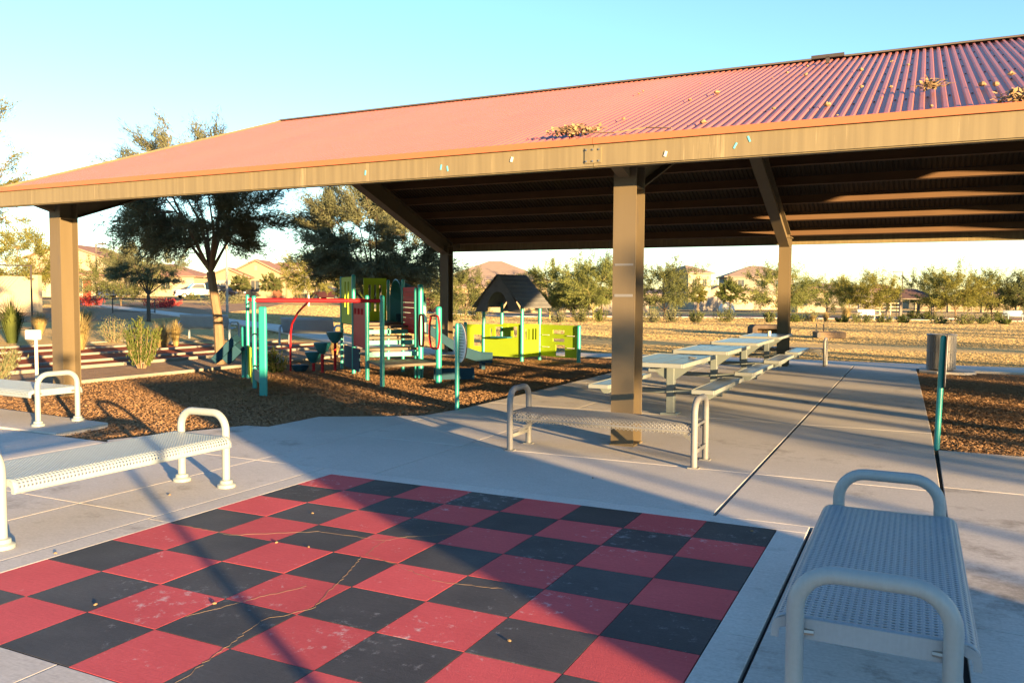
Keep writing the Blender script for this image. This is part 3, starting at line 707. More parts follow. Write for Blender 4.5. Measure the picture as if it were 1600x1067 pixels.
for p, h, r in ((A_, 2.02, .035), (B_, 2.04, .042), (C_, 1.62, .040), (D_, 1.62, .042), (E_, 1.84, .056), (F_, 1.96, .035), (G_, 1.97, .035), (H_, 1.42, .058)):
    post(pg, p[0], p[1], h, r)
post(pg, E_[0]-.12, E_[1]+.02, 1.78, .035)
def deck(poly, z, nm='deck'):
    o = MB().prism(poly, z-.05, z).build(nm, M['deck'], pg, bevel=.008); return o
def lerp2(a, b, t): return (a[0]+(b[0]-a[0])*t, a[1]+(b[1]-a[1])*t)
deck([D_, C_, E_, H_], .34)
steps = [(0, .34, .56), (.34, .67, .76), (.67, 1.0, .95)]
for t0, t1, z in steps:
    deck([lerp2(C_, B_, t0), lerp2(C_, B_, t1), lerp2(E_, F_, t1), lerp2(E_, F_, t0)], z, 'step')
    a = lerp2(C_, B_, t0); b = lerp2(E_, F_, t0)
    MB().beam((a[0], a[1], z-.12), (b[0], b[1], z-.12), .03, .085).build('riser', M['teal'], pg)
deck([B_, A_, G_, F_], 1.0)
panel(pg, A_, B_, .97, 1.95, 'playlime', holes=((.3, .42, .35, .9), (.58, .70, .2, .9)))
panel(pg, lerp2(A_, G_, .42), G_, .97, 1.95, 'playlime', holes=((.2, .32, .25, .85), (.45, .55, .25, .85), (.68, .8, .25, .85)))
for k in range(9):   # red slatted guards
    panel(pg, F_, E_, .80+k*.105, .80+k*.105+.098, 'playred', 'guard_board', .02)
panel(pg, B_, C_, .55, 1.42, 'playred', 'guard_panel')
for k in range(3):
    a = lerp2(B_, C_, .2+.25*k); MB().box((a[0]+.02, a[1]-.03, 1.25), (.05, .05, .12)).build('bead', M['playred'], pg)
# slide hood: arch frame and sloping top between the back posts
hd = MB(); cx = lerp2(F_, G_, .5); dn = Vector((F_[0]-G_[0], F_[1]-G_[1], 0)).normalized(); on = Vector((.67, .74, 0))
arc = []
for k in range(9):
    a = math.pi*k/8; arc.append((math.cos(a)*.46, 1.0+.55+math.sin(a)*.36))
prof = [(.46, 1.0)]+arc+[(-.46, 1.0)]
for (u0, z0), (u1, z1) in zip(prof[:-1], prof[1:]):
    p = [Vector((cx[0], cx[1], 0))+dn*u+on*o+Vector((0, 0, z-dz)) for u, z, o, dz in ((u0, z0, 0, 0), (u1, z1, 0, 0), (u1, z1, .55, .22), (u0, z0, .55, .22))]
    hd.add(p, [(0, 1, 2, 3)])
ho = hd.build('slide_hood', M['tealdark'], pg, fix=False); mo = ho.modifiers.new('t', 'SOLIDIFY'); mo.thickness = .02
# slide: curved bed with raised sides, as one swept trough
path = [(-5.62, 9.35, 1.0), (-5.40, 9.52, .98), (-5.05, 9.76, .76), (-4.7, 10.0, .48), (-4.4, 10.2, .26), (-4.1, 10.38, .15), (-3.86, 10.50, .13)]
sec = [(-.27, .17), (-.25, .17), (-.22, .03), (-.12, 0), (.12, 0), (.22, .03), (.25, .17), (.27, .17), (.27, -.04), (-.27, -.04)]
sl = MB(); ns = len(sec)
for i, p in enumerate(path):
    p = Vector(p); t = (Vector(path[min(i+1, 6)])-Vector(path[max(i-1, 0)])); t.z = 0; t.normalize(); sdv = Vector((t.y, -t.x, 0))
    sl.v += [tuple(p+sdv*u+Vector((0, 0, h))) for u, h in sec]
for i in range(6):
    for k in range(ns): sl.f.append((i*ns+k, i*ns+(k+1) % ns, (i+1)*ns+(k+1) % ns, (i+1)*ns+k))
sl.f += [tuple(range(ns)), tuple(range(6*ns, 7*ns))[::-1]]
so = sl.build('slide', M['navy'], pg, bevel=.01)  # navy in place of teal: the slide's shade is put into its colour
MB().box((-4.05, 10.37, .03), (.08, .3, .16), .68).build('slide_foot', M['navy'], so)
# red loop handrails at the entry deck
for t, t2 in ((.14, .40), (.72, 1.26)):
    a = lerp2(E_, H_, t); b = lerp2(E_, H_, t2)
    P = []
    for k in range(17):
        an = 2*math.pi*k/16; u = .5+.5*math.cos(an)*1; z = .90+.30*max(-1, min(1, 1.35*math.sin(an)))
        q = lerp2(a, b, u); P.append((q[0]-.05, q[1]-.06, z))
    MB().tube(P, .021, 7, cap=False).build('hand_loop', M['playred'], pg, smooth=True)
# overhead ladder between the two post groups
for a, b, z in ((L2, D_, 1.47), (L3, C_, 1.47)):
    MB().tube([(a[0], a[1], z), (b[0], b[1], z)], .034, 10).build('overhead_rail', M['playred'], pg, smooth=True)
for k in range(7):
    t = .08+.13*k; a = lerp2(L2, D_, t); b = lerp2(L3, C_, t)
    MB().tube([(a[0], a[1], 1.47), (b[0], b[1], 1.47)], .015, 7).build('rung', M['playred'], pg, smooth=True)
at = lerp2(L3, C_, .52)
MB().tube([(-7.30, 7.85, GZ-.1), (-7.30, 7.85, .62), (-7.26, 7.82, .80), (-7.12, 7.70, .97), (-6.6, 7.28, 1.22), (at[0], at[1], 1.46)], .022, 8).build('curved_pole', M['playred'], pg, smooth=True)
for z0 in (.18, .36, .54, .72):
    MB().tube([(A_[0], A_[1], z0), (B_[0], B_[1], z0)], .014, 7).build('climber_rung', M['teal'], pg, smooth=True)
MB().tube([(-6.2, 8.9, .9), (-6.3, 8.75, 1.15), (-6.5, 8.6, 1.45), (-6.45, 8.55, 1.5)], .015, 7).build('grab_bar', M['playred'], pg, smooth=True)
# dark blue bubble dome and under-deck panel
MB().lathe((-5.0, 9.2, 1.0), [(.22, 0), (.21, .1), (.15, .19), (.05, .23)], 14).build('bubble_dome', M['navy'], pg, smooth=True)
panel(pg, lerp2(A_, B_, .2), lerp2(B_, C_, .5), .05, .5, 'navy', 'low_panel')
panel(pg, lerp2(H_, E_, .4), (-2.95, 8.1), -.02, .20, 'navy', 'low_panel')
# stepping pods
for k, (x, y, z) in enumerate(((-7.06, 7.87, .10), (-6.91, 8.12, .37), (-6.47, 7.87, .59), (-6.52, 8.35, .79))):
    pd = empty('stepping_pod', (x, y, GZ), 0, ['lowest dark blue stepping pod sitting on the wood chips', 'second lowest blue stepping pod on a short red stem', 'teal blue stepping pod on a tall red stem, left of the tallest', 'tallest teal stepping pod beside the play structure'][k], 'stepping pod', 'stepping pods')
    MB().lathe((0, 0, 0), [(.05, max(0, z-.19)), (.12, z-.11 if z > .2 else .02), (.175, z+.005), (.178, z+.04), (.165, z+.05)], 18).build('cup', M['tealdark' if k != 0 else 'navy'], pd, smooth=True)
    if k: MB().tube([(0, 0, -.1), (0, 0, z-.08)], .032, 10).build('stem', M['playred'], pd, smooth=True)
# left activity station
st = empty('activity_station', (0, 0, 0), 0, 'teal posts with tilted navy tray and yellow panels at left of playground', 'play panel')
MB().box((L1[0], L1[1], .64), (.135, .06, 1.48), .3).build('flat_post', M['teal'], st, bevel=.028)
post(st, L2[0], L2[1], 1.60, .040); post(st, L3[0], L3[1], 1.62, .036); post(st, L4[0], L4[1], 1.0, .05)
panel(st, L2, lerp2(L2, L3, .45), .0, .44, 'playlime', holes=((.35, .6, .45, .75),)); panel(st, lerp2(L2, L3, .55), L3, .05, .6, 'playlime')
panel(st, L1, L2, .12, .30, 'tealdark', 'low_rail')
for z in (.35, .9): MB().tube([(L1[0], L1[1], z), (L2[0], L2[1], z)], .014, 7).build('rung', M['iron'], st)
tr = MB(); tr.box((0, 0, 0), (.56, .50, .05)); tr.box((-.25, 0, .06), (.05, .50, .12)); tr.box((.25, 0, .06), (.05, .50, .12)); tr.box((0, .225, .06), (.46, .05, .12)); tr.box((0, -.225, .06), (.46, .05, .12)); tr.box((.02, 0, -.11), (.36, .34, .18))
to = tr.build('tray', M['navy'], st, bevel=.015); to.location = (-7.22, 6.02, .50); to.rotation_euler = (.15, -.80, .45)
# playhouse
ph = empty('toddler_playhouse', (0, 0, 0), 0, 'lime green toddler playhouse on teal posts under a dark shingled gable roof', 'playhouse')
e1 = Vector((.98, -.2)); e2 = Vector((.2, .98)); P1 = Vector((-5.40, 12.97)); Wd, Dp = 1.23, .75
P3 = P1+e1*Wd; P2 = P1+e2*Dp; P4 = P3+e2*Dp
for p, h in ((P1, 1.40), (P3, 1.40), (P2, 1.45), (P4, 1.40)): post(ph, p.x, p.y, h, .045)
PE = (-2.80, 13.02); PL = (-5.90, 12.90)
post(ph, PE[0], PE[1], .92, .05); post(ph, PL[0], PL[1], .95, .045)
panel(ph, P1, P3, .05, .86, 'playlime', holes=((.15, .20, .62, .86), (.30, .66, .62, .92), (.66, .92, .62, 1.0)))
MB().box((P1.x+.62, P1.y-.2, .54), (.55, .26, .03), -.2).build('counter', M['tealdark'], ph, bevel=.008)
panel(ph, P3, P4, .05, .86, 'playlime', holes=((.10, .24, .52, .88), (.28, .42, .52, .88), (.55, .70, .52, .88), (.74, .88, .52, .88)))
panel(ph, P4, PE, .06, .86, 'playlime', holes=((.34, .66, .72, .84), (.34, .66, .48, .58), (.42, .68, .04, .38)))
panel(ph, PL, P1, .10, .84, 'playlime', holes=((.45, .98, .25, .65),))
panel(ph, P2, P4, .05, .86, 'playlime', holes=((.3, .7, .5, .9),))
for k, (a, b) in enumerate(((.08, .26), (.72, .90))):
    for z in (.30, .60):
        q0 = Vector(P4).lerp(Vector(PE), a); q1 = Vector(P4).lerp(Vector(PE), b); MB().beam((q0.x, q0.y-.03, z), (q1.x, q1.y-.03, z), .02, .016).build('decor_bar', M['signface'], ph)
# roof: ridge along e2, gables at both ends
cr = (P1+P3)/2+e2*(Dp/2); hw, hl = .80, .62; zE, zR = 1.30, 2.12
def rp(u, v, z): q = cr+e1*u+e2*v; return (q.x, q.y, z)
for sgn in (-1, 1):
    o = MB(); rows = 8
    for k in range(rows):     # overlapping shingle courses
        t0, t1 = k/rows, (k+1.08)/rows
        u0, u1 = sgn*hw*(1-t0), sgn*hw*(1-min(t1, 1)); z0, z1 = zE+(zR-zE)*t0, zE+(zR-zE)*min(t1, 1)
        mb = MB(); vs = [rp(u0, v, z0+d) for v in (-hl, hl) for d in (-.025, .012)]+[rp(u1, v, z1+d) for v in (-hl, hl) for d in (-.025, -.006)]
        mb.add(vs, [(1, 3, 7, 5), (0, 4, 6, 2), (0, 1, 5, 4), (2, 6, 7, 3), (0, 2, 3, 1), (4, 5, 7, 6)])
        mb.build('shingle_course', M['shingle'], ph)
for v in (-hl+.05, hl-.05):
    mb = MB(); n = 10; front = []
    arch = [(.34*math.cos(math.pi*k/n), zE-.12+.50*math.sin(math.pi*k/n)) for k in range(n+1)]
    outer = [(hw-.05, zE-.14), (hw*.5, (zE+zR)/2-.05), (0, zR-.05), (-hw*.5, (zE+zR)/2-.05), (-hw+.05, zE-.14)]
    poly = outer+arch[::-1]
    vs = [rp(u, v+dv, z) for dv in (-.015, .015) for u, z in poly]; m_ = len(poly)
    mb.add(vs, [tuple(range(m_)), tuple(range(2*m_-1, m_-1, -1))]+[(i, (i+1) % m_, m_+(i+1) % m_, m_+i) for i in range(m_)])
    mb.build('gable_board', M['shingle'], ph)

# ---- sign posts
def sign_post(name, label, x, y, h, px_off, rz):
    s = empty(name, (x, y, GZ), rz, label, 'sign')
    MB().lathe((0, 0, -.1), [(.030, 0), (.030, h+.06), (.024, h+.085), (.008, h+.095)], 12).build('post', M['teal'], s, smooth=True)
    n = 28; ov = [(.19*math.cos(2*math.pi*k/n), h-.28+.27*math.sin(2*math.pi*k/n)) for k in range(n)]
    mb = MB().prism([(a*1.05, (b-h+.28)*1.04+h-.28) for a, b in ov], px_off-.012, px_off-.001, 'yzx'); bo = mb.build('backing', M['iron'], s)
    MB().prism(ov, px_off, px_off+.004, 'yzx').build('plate', M['signface'], bo)
    for k in range(11):
        z = h-.28+.20-k*.04; hw_ = .15*math.sqrt(max(.05, 1-((z-h+.28)/.27)**2)); 
        MB().box((px_off+.0055, 0, z), (.001, 2*hw_*(.95 if k % 3 else .7), .009)).build('print_line', M['ink'], bo)
    return s
sign_post('oval_sign', 'teal post with an oval white sign beside the playground bed', -1.10, 4.12, 1.25, -.045, -2.16)
o = sign_post('oval_sign', 'teal sign post seen edge-on at the corner of the right mulch bed', 4.80, 4.0, 1.24, .040, -.13)
o.rotation_euler = (0, .025, -.02)

# ---- trash can
tc_ = empty('trash_can', (5.08, 14.42, .02), 0, 'round slatted grey trash can at the far right corner of the shelter floor', 'trash can')
MB().lathe((0, 0, 0), [(.27, .02), (.27, .74)], 26).build('liner', M['iron'], tc_, smooth=True)
sm_ = MB()
for k in range(30):
    a = 2*math.pi*k/30; sm_.box((.312*math.cos(a), .312*math.sin(a), .40), (.012, .058, .74), a)
sm_.build('slats', M['cap'], tc_)
for z in (.06, .42, .765):
    MB().tube([(.322*math.cos(2*math.pi*k/28), .322*math.sin(2*math.pi*k/28), z) for k in range(29)], .013, 6, cap=False).build('hoop', M['cap'], tc_, smooth=True)
tc_.scale = (.9, .9, 1); MB().lathe((0, 0, .75), [(.33, 0), (.335, .02), (.32, .035), (.22, .04), (.21, .02)], 28).build('rim', M['cap'], tc_, smooth=True)

# ---- white riser by the left column
wp = empty('white_riser_pipe', (-6.62, 1.78, GZ), 0, 'thin white pipe with a white box on top beside the left column', 'pipe')
MB().tube([(0, 0, -.05), (0, 0, 1.0)], .022, 8).build('pipe', M['white'], wp, smooth=True); MB().box((-.06, 0, 1.03), (.19, .13, .14)).build('box', M['white'], wp, bevel=.015)

# ================================================================== VEGETATION
def quads(name, V, m, parent, per=4):
    """V: (n, per, 3) array of leaf faces"""
    n = len(V); me = bpy.data.meshes.new(name)
    me.vertices.add(n*per); me.vertices.foreach_set('co', V.reshape(-1).astype(np.float32))
    me.loops.add(n*per); me.loops.foreach_set('vertex_index', np.arange(n*per, dtype=np.int32))
    me.polygons.add(n); me.polygons.foreach_set('loop_start', np.arange(0, n*per, per, dtype=np.int32))
    me.update(calc_edges=True); me.validate(); me.materials.append(m)
    o = bpy.data.objects.new(name, me); col.objects.link(o); o.parent = parent; return o
def leaf_arr(rs, C, D, ln, wd, droop=0.0):
    """leaf quads centred at C pointing roughly along D"""
    n = len(C); d = D+rs.normal(0, .55, (n, 3)); d[:, 2] -= droop; d /= np.linalg.norm(d, axis=1)[:, None]+1e-9
    s = np.cross(d, rs.normal(0, 1, (n, 3))); s /= np.linalg.norm(s, axis=1)[:, None]+1e-9
    l = (ln*rs.uniform(.6, 1.4, n))[:, None]; w_ = (wd*rs.uniform(.6, 1.3, n))[:, None]
    return np.stack([C-d*l*.5, C+s*w_, C+d*l*.5, C-s*w_], 1)
def tree(name, label, loc, h, rad, fork, leafm, barkm, seed, nlimb=8, nsub=6, ntw=6, per=28, ln=.12, wd=.02, tr=.09, lean=(0, 0), flat=.62, group=None, droop=.1, skirt=0.0, cat='tree'):
    rs = np.random.RandomState(seed); t = empty(name, loc, 0, label, cat, group)
    cz = fork+(h-fork)*(.52-skirt); ry = (h-fork)*flat; ctr = np.array([lean[0], lean[1], cz]); S = np.array([rad, rad, ry])
    base = np.array([0, 0, 0.]); fk = np.array([lean[0]*.35, lean[1]*.35, fork])
    tb_ = MB(); mid = (base+fk)/2+np.array([rs.normal(0, .03), rs.normal(0, .03), 0])*h*.3
    tb_.tube([base-np.array([0, 0, .15]), mid, fk], [tr*1.15, tr*.95, tr*.85], 8)
    LC = []; LD = []; limbs = []
    for i in range(nlimb):
        a = 2*math.pi*(i+rs.uniform(-.35, .35))/nlimb; el = rs.uniform(.0, 1.2)
        dr = np.array([math.cos(a)*math.cos(el), math.sin(a)*math.cos(el), math.sin(el)])
        p1 = ctr+dr*S*rs.uniform(.5, .7)-np.array([0, 0, ry*.2]); m1 = fk*.55+p1*.45+np.array([0, 0, (p1[2]-fk[2])*.06])+rs.normal(0, .04*rad, 3)
        tb_.tube([fk, m1, p1], [tr*.42, tr*.27, tr*.13], 5); limbs.append((m1, p1))
    LM = np.array([[m*(1-q)+p*q for q in (.1, .4, .7, 1.0)] for m, p in limbs]).reshape(-1, 3)
    for k in range(nlimb*nsub):
        q = rs.normal(0, 1, 3); q /= np.linalg.norm(q); q = q*rs.uniform(.25, 1)**.55
        if q[2] < -.55: q[2] *= .5
        bump_ = 1+.16*math.sin(3*math.atan2(q[1], q[0])+seed)+.10*math.sin(5*q[2]*3+seed*2)
        p2 = ctr+q*S*bump_; dd = np.linalg.norm(LM-p2, axis=1)+np.where(LM[:, 2] > p2[2]+.2, .3*rad, 0); b = LM[np.argmin(dd)]
        tb_.tube([b, (b+p2)/2+rs.normal(0, .03*rad, 3), p2], [tr*.13, tr*.08, tr*.04], 4, cap=False)
        v = p2-b; v /= np.linalg.norm(v)+1e-6
        for g in range(ntw):
            s2 = rs.uniform(.3, 1.05); c = b+(p2-b)*s2
            d = v*.7+q*.5+rs.normal(0, .45, 3)+np.array([0, 0, .15]); d /= np.linalg.norm(d); e = c+d*rad*rs.uniform(.12, .30)
            tb_.tube([c, e], [tr*.04, tr*.02], 3, cap=False)
            u = rs.uniform(.1, 1.15, per)[:, None]; LC.append(c+(e-c)*u+rs.normal(0, rad*.026, (per, 3))); LD.append(np.repeat(d[None], per, 0))
    tb_.build('trunk', barkm, t, smooth=True, fix=False)
    C_a = np.concatenate(LC); D_a = np.concatenate(LD)
    quads('crown', leaf_arr(rs, C_a, D_a, ln, wd, droop), leafm, t)
    return t
def shrub(name, label, loc, h, rad, leafm, seed, n=1500, ln=.07, wd=.016, group=None, up=.6, stems=26, cat='shrub'):
    rs = np.random.RandomState(seed); t = empty(name, loc, 0, label, cat, group); mb = MB(); LC = []; LD = []
    for i in range(stems):
        a = rs.uniform(0, 6.28); o = rs.uniform(.05, 1)**.7; tip = np.array([math.cos(a)*rad*o, math.sin(a)*rad*o, h*(1-.45*o*o)*rs.uniform(.75, 1.08)])
        b = np.array([math.cos(a)*.12*rad, math.sin(a)*.12*rad, -.05]); m_ = (b+tip)/2+np.array([math.cos(a)*rad*.12*o, math.sin(a)*rad*.12*o, -.03*h])
        mb.tube([b, m_, tip], [.012*h, .008*h, .003*h], 4, cap=False); k = n//stems; u = rs.uniform(.22, 1.03, k)[:, None]
        P = np.where(u < .5, b+(m_-b)*u*2, m_+(tip-m_)*(u*2-1)); LC.append(P+rs.normal(0, rad*.085, (k, 3))); d = (tip-b)/np.linalg.norm(tip-b); d[2] += up; LD.append(np.repeat(d[None], k, 0))
    mb.build('stems', M['bark'], t, fix=False); C_a = np.concatenate(LC); C_a[:, 2] = np.maximum(C_a[:, 2], .01)
    quads('foliage', leaf_arr(rs, C_a, np.concatenate(LD), ln, wd), leafm, t); return t
def grass_clump(name, label, loc, h, rad, seed, n=420, m='straw', group=None):
    rs = np.random.RandomState(seed); t = empty(name, loc, 0, label, 'grass clump', group); Q = []
    for i in range(n):
        a = rs.uniform(0, 6.28); lean_ = rs.uniform(.05, 1.0); L_ = h*rs.uniform(.7, 1.1); b = np.array([math.cos(a), math.sin(a), 0])*rad*.18*rs.rand(); d = np.array([math.cos(a), math.sin(a), 0]); sd_ = np.array([-math.sin(a), math.cos(a), 0])*.006*max(1, h)
        p1 = b+d*rad*.35*lean_+np.array([0, 0, L_*.6]); p2 = b+d*rad*lean_+np.array([0, 0, L_*(1-.35*lean_)])
        Q.append([b-sd_, b+sd_, p1+sd_, p1-sd_]); Q.append([p1-sd_, p1+sd_, p2+sd_*.2, p2-sd_*.2])
    o = quads('blades', np.array(Q), M[m], t)
    MB().lathe((0, 0, -.05), [(rad*.22, 0), (rad*.18, .06), (rad*.05, .08)], 8).build('crown_base', M['barkdark'], t)
    return t
# the two big trees shaded by the roof, and the young one farther back
tree('acacia_tree', 'large dark grey-green tree with a pale straight trunk left of the playground', (-10.0, 8.55, -.06), 5.15, 2.1, 2.15, M['leafgrey'], M['bark'], 11, 10, 13, 9, 46, .15, .0085, .11, lean=(-.55, -.25), flat=.62, droop=.0)
x, y, z = gspot(578, 29)
tree('acacia_tree', 'broad dark feathery tree behind the play structure and the left gable', (x, y, z), 5.5, 2.6, 1.15, M['leafgrey'], M['barkdark'], 12, 11, 18, 9, 50, .18, .013, .13, flat=.56, droop=.0)
x, y, z = gspot(232, 40)
tree('acacia_tree', 'small grey-green tree by the path left of the tall pale-trunked tree', (x, y, z), 4.1, 1.9, 1.3, M['leafgrey'], M['barkdark'], 13, 8, 9, 7, 36, .18, .012, .09, flat=.58, droop=.0)
x, y, z = gspot(-62, 24)
tree('acacia_tree', 'golden-lit tree crown entering at the upper left edge', (x, y, z), 7.6, 2.0, 2.4, M['leafgold'], M['bark'], 14, 8, 9, 7, 30, .12, .012, .12, flat=.62)
grpT = 'park and garden trees in the background'
TR = [ # label, px, D, h, rad, fork, leaf, bark, seed, skirt
 ('yellow-green tree behind the chain-link fence at the left edge', 30, 52, 5.6, 3.0, 1.4, 'leafgold', 'bark', 21),
 ('bushy green tree by the lamp pole on the left, in front of the houses', 190, 66, 4.2, 3.2, .9, 'leafolive', 'bark', 22),
 ('golden willowy tree with a white trunk before the tan house', 482, 72, 5.0, 2.3, 1.5, 'leafgold', 'white', 23),
 ('small round tree at the window of the tan gabled house', 424, 95, 3.2, 1.1, 1.3, 'leafolive', 'bark', 24),
 ('thin young tree before the garage of the tan gabled house', 374, 95, 3.0, 1.0, 1.4, 'leafolive', 'bark', 25),
 ('dense olive tree between the far left column and the playhouse roof', 728, 62, 3.6, 2.6, .8, 'leafolive', 'bark', 26),
 ('airy pale palo verde right of the playhouse roof', 858, 64, 4.5, 2.4, 1.1, 'leaflime', 'barkgreen', 27),
 ('bright lime palo verde just left of the near column', 926, 60, 4.6, 2.3, 1.0, 'leaflime', 'barkgreen', 28),
 ('taller dark green tree behind the palo verde at the near column', 940, 84, 6.6, 3.0, 1.6, 'leafgreen', 'bark', 29),
 ('dark olive bushy tree between the two palo verdes', 895, 70, 3.4, 2.0, .6, 'leafolive', 'barkdark', 30),
 ('full round mesquite right of the near column', 1038, 62, 4.4, 2.7, 1.0, 'leafolive', 'barkdark', 31),
 ('small lollipop tree on a thin stem before the two-storey house', 1090, 70, 3.0, .6, 1.8, 'leafgold', 'bark', 32),
 ('slim green tree in front of the far beige house', 1140, 96, 4.2, 1.5, 1.6, 'leafgreen', 'bark', 33),
 ('feathery palo verde behind the far right column', 1220, 68, 4.6, 3.0, .9, 'leaflime', 'barkgreen', 34),
 ('dark green hedge-like tree between the right column and the golden tree', 1292, 100, 4.2, 3.4, .8, 'leafgreen', 'bark', 35),
 ('golden open-crowned tree on two leaning trunks left of the small far shelter', 1352, 70, 3.9, 2.7, 1.3, 'leafgold', 'barkdark', 36),
 ('dark-crowned tree right behind the small far shelter', 1452, 84, 4.8, 2.6, 1.2, 'leafolive', 'barkdark', 37),
 ('bright yellow-green tree right of the small far shelter', 1492, 68, 4.3, 2.7, 1.2, 'leafgold', 'bark', 38),
 ('olive tree with forked dark trunk near the right edge', 1548, 72, 4.3, 2.5, 1.2, 'leafolive', 'barkdark', 39),
 ('spreading green tree cut by the right edge of the picture', 1612, 70, 4.0, 2.6, 1.1, 'leafolive', 'barkdark', 40),
 ('low green tree against the far houses left of the playhouse', 660, 90, 4.0, 3.0, .8, 'leafolive', 'bark', 41),
 ('low bushy tree behind the play structure deck', 548, 84, 3.2, 1.8, .7, 'leafgreen', 'bark', 42)]
for lb, px, D, h, rad, fk, lm, bm, sd in TR:
    tree('background_tree', lb, gspot(px, D, -.02), h*.94, rad*1.15, fk*.72, M[lm], M[bm], sd, 8, 14, 6, 32, .16, .022, .065*h/4, flat=.60, group=grpT, droop=.15, skirt=.06)
# shrubs and grasses
grpS = 'desert shrubs in the planting beds'
SH = [ # label, x, y, h, rad, mat, seed, n
 ('tall green shrub in the gravel strip left of the pale trunk', -10.6, 6.85, 1.12, .40, 'leafgreen', 51, 2600),
 ('pale sage shrub at the left edge beside the left column', -9.95, 3.05, .95, .55, 'leafsage', 52, 2600),
 ('small green shrub at the far left edge behind the bench', -13.6, 4.2, 1.0, .75, 'leafgreen', 53, 1800)]
for lb, x, y, h, rad, lm, sd, n in SH: shrub('desert_shrub', lb, (x, y, -.05), h, rad, M[lm], sd, n, .075, .013, grpS, up=.9)
SB = [('light green upright bush on the bank left of the tall trunk', 178, 27, .95, .62, 'leafsage', 60), ('low hedge ball at the driveway of the tan house', 300, 92, 1.2, 1.0, 'leafgreen', 61),
 ('pale roadside bush left of the tall tree trunk', 335, 70, 1.3, 1.7, 'leafsage', 62), ('low bush by the street between trunk and red rail', 372, 78, 1.0, 1.2, 'leafsage', 63),
 ('rounded dark bush behind the white-trunked tree', 472, 86, 2.2, 1.6, 'leafgreen', 64), ('round bush below the olive tree left of the playhouse', 708, 52, 1.15, .95, 'leafolive', 65),
 ('round bush at the bank directly left of the playhouse roof', 745, 54, 1.2, .95, 'leafolive', 66), ('low sage bush on the bank right of the playhouse', 876, 55, .7, .7, 'leafsage', 67),
 ('bushy shrub at the foot of the lime palo verde', 906, 56, 1.1, .8, 'leafolive', 68), ('dark shrub just left of the near column', 938, 57, 1.0, .7, 'leafgreen', 69),
 ('sage bush just right of the near column', 1014, 56, .95, 1.0, 'leafsage', 70), ('silver rounded bush under the mesquite', 1050, 57, 1.0, .7, 'leafsage', 71),
 ('green bush at the lollipop tree', 1088, 56, 1.0, .6, 'leafolive', 72), ('green round bush in front of the white tank', 1132, 58, 1.0, .85, 'leafolive', 73),
 ('green bush immediately left of the far right column', 1202, 58, .9, .5, 'leafolive', 74), ('low dark bush right of the far right column', 1242, 60, .6, .7, 'leafgreen', 75),
 ('sage bush beyond the rail right of the column', 1266, 64, .9, .9, 'leafsage', 76), ('dark round bush left of the golden tree', 1316, 60, .55, .5, 'leafgreen', 77),
 ('wide green bush under the golden tree', 1346, 59, .75, .95, 'leafolive', 78), ('small bush right of the leaning trunks', 1382, 60, .65, .6, 'leafolive', 79),
 ('small bush in front of the small far shelter', 1410, 60, .6, .55, 'leafgreen', 80), ('round bush on the lawn edge behind the trash can', 1470, 58, .6, .7, 'leafolive', 81),
 ('wide bush at the foot of the yellow-green tree', 1508, 57, .75, .85, 'leafolive', 82), ('bush right of the yellow-green tree', 1536, 58, .6, .6, 'leafolive', 83),
 ('small bush near the right edge of the picture', 1571, 58, .45, .5, 'leafgreen', 84), ('tall dark bush beneath the far shelter roof', 1428, 72, .9, .8, 'leafgreen', 85), ('bush between the shelter and the yellow-green tree', 1450, 70, .8, .8, 'leafgreen', 86),
 ('dark bush below the tree at the right edge', 1555, 66, .9, .9, 'leafgreen', 87), ('dappled dark round bush behind the teal flat post', 431, 17.2, .62, .22, 'leafgreen', 88)]
for lb, px, D, h, rad, lm, sd in SB: shrub('desert_shrub', lb, gspot(px, D, -.02), h, rad, M[lm], sd, 1000, .10 if D > 30 else .05, .03 if D > 30 else .016, grpS, up=.5, stems=20)
grpF = 'red flowering bushes along the street'
for lb, px, D, h, rad, sd in (('red flowering bush right of the left column', 112, 64, 1.1, 1.3, 91), ('second red flowering bush by the left lamp pole', 142, 65, .95, 1.2, 92), ('red flowering bush behind the small young tree', 250, 62, .9, 1.5, 93), ('low red flowers at the kerb left of the parked pickup', 268, 68, .6, 1.0, 94), ('red flowering bush behind the far left column', 672, 70, 1.2, 1.0, 95)):
    shrub('flowering_bush', lb, gspot(px, D, -.02), h, rad, M['flower'], sd, 900, .11, .04, grpF, up=.3, stems=18)
grpG = 'straw-coloured ornamental grasses'
for lb, px, D, h, rad, sd in (('straw grass clump just right of the left column', 122, 23.5, 1.15, .8, 101), ('straw grass clump behind the tall green shrub', 252, 25, .85, .75, 102), ('narrow straw grass tuft left of the metal bench', 274, 25.5, .85, .35, 103), ('grey grass clump up the bank behind the left column', 130, 34, 1.0, 1.1, 104),
    ('straw grass at the chain-link fence', 62, 30, .9, .6, 105), ('golden grass by the far right column rail', 1290, 62, .8, .6, 106), ('golden grass left of the golden tree', 1322, 64, 1.3, .8, 107), ('yellow grass tuft at the right column', 1270, 60, .6, .5, 108), ('green grass tuft beneath the tower', 522, 22, .5, .3, 109), ('dark spiky grass at the left edge', 18, 26, 1.5, .8, 110)):
    grass_clump('grass_clump', lb, gspot(px, D, -.02), h, rad, sd, 380, 'straw' if sd != 110 else 'leafgreen', grpG)

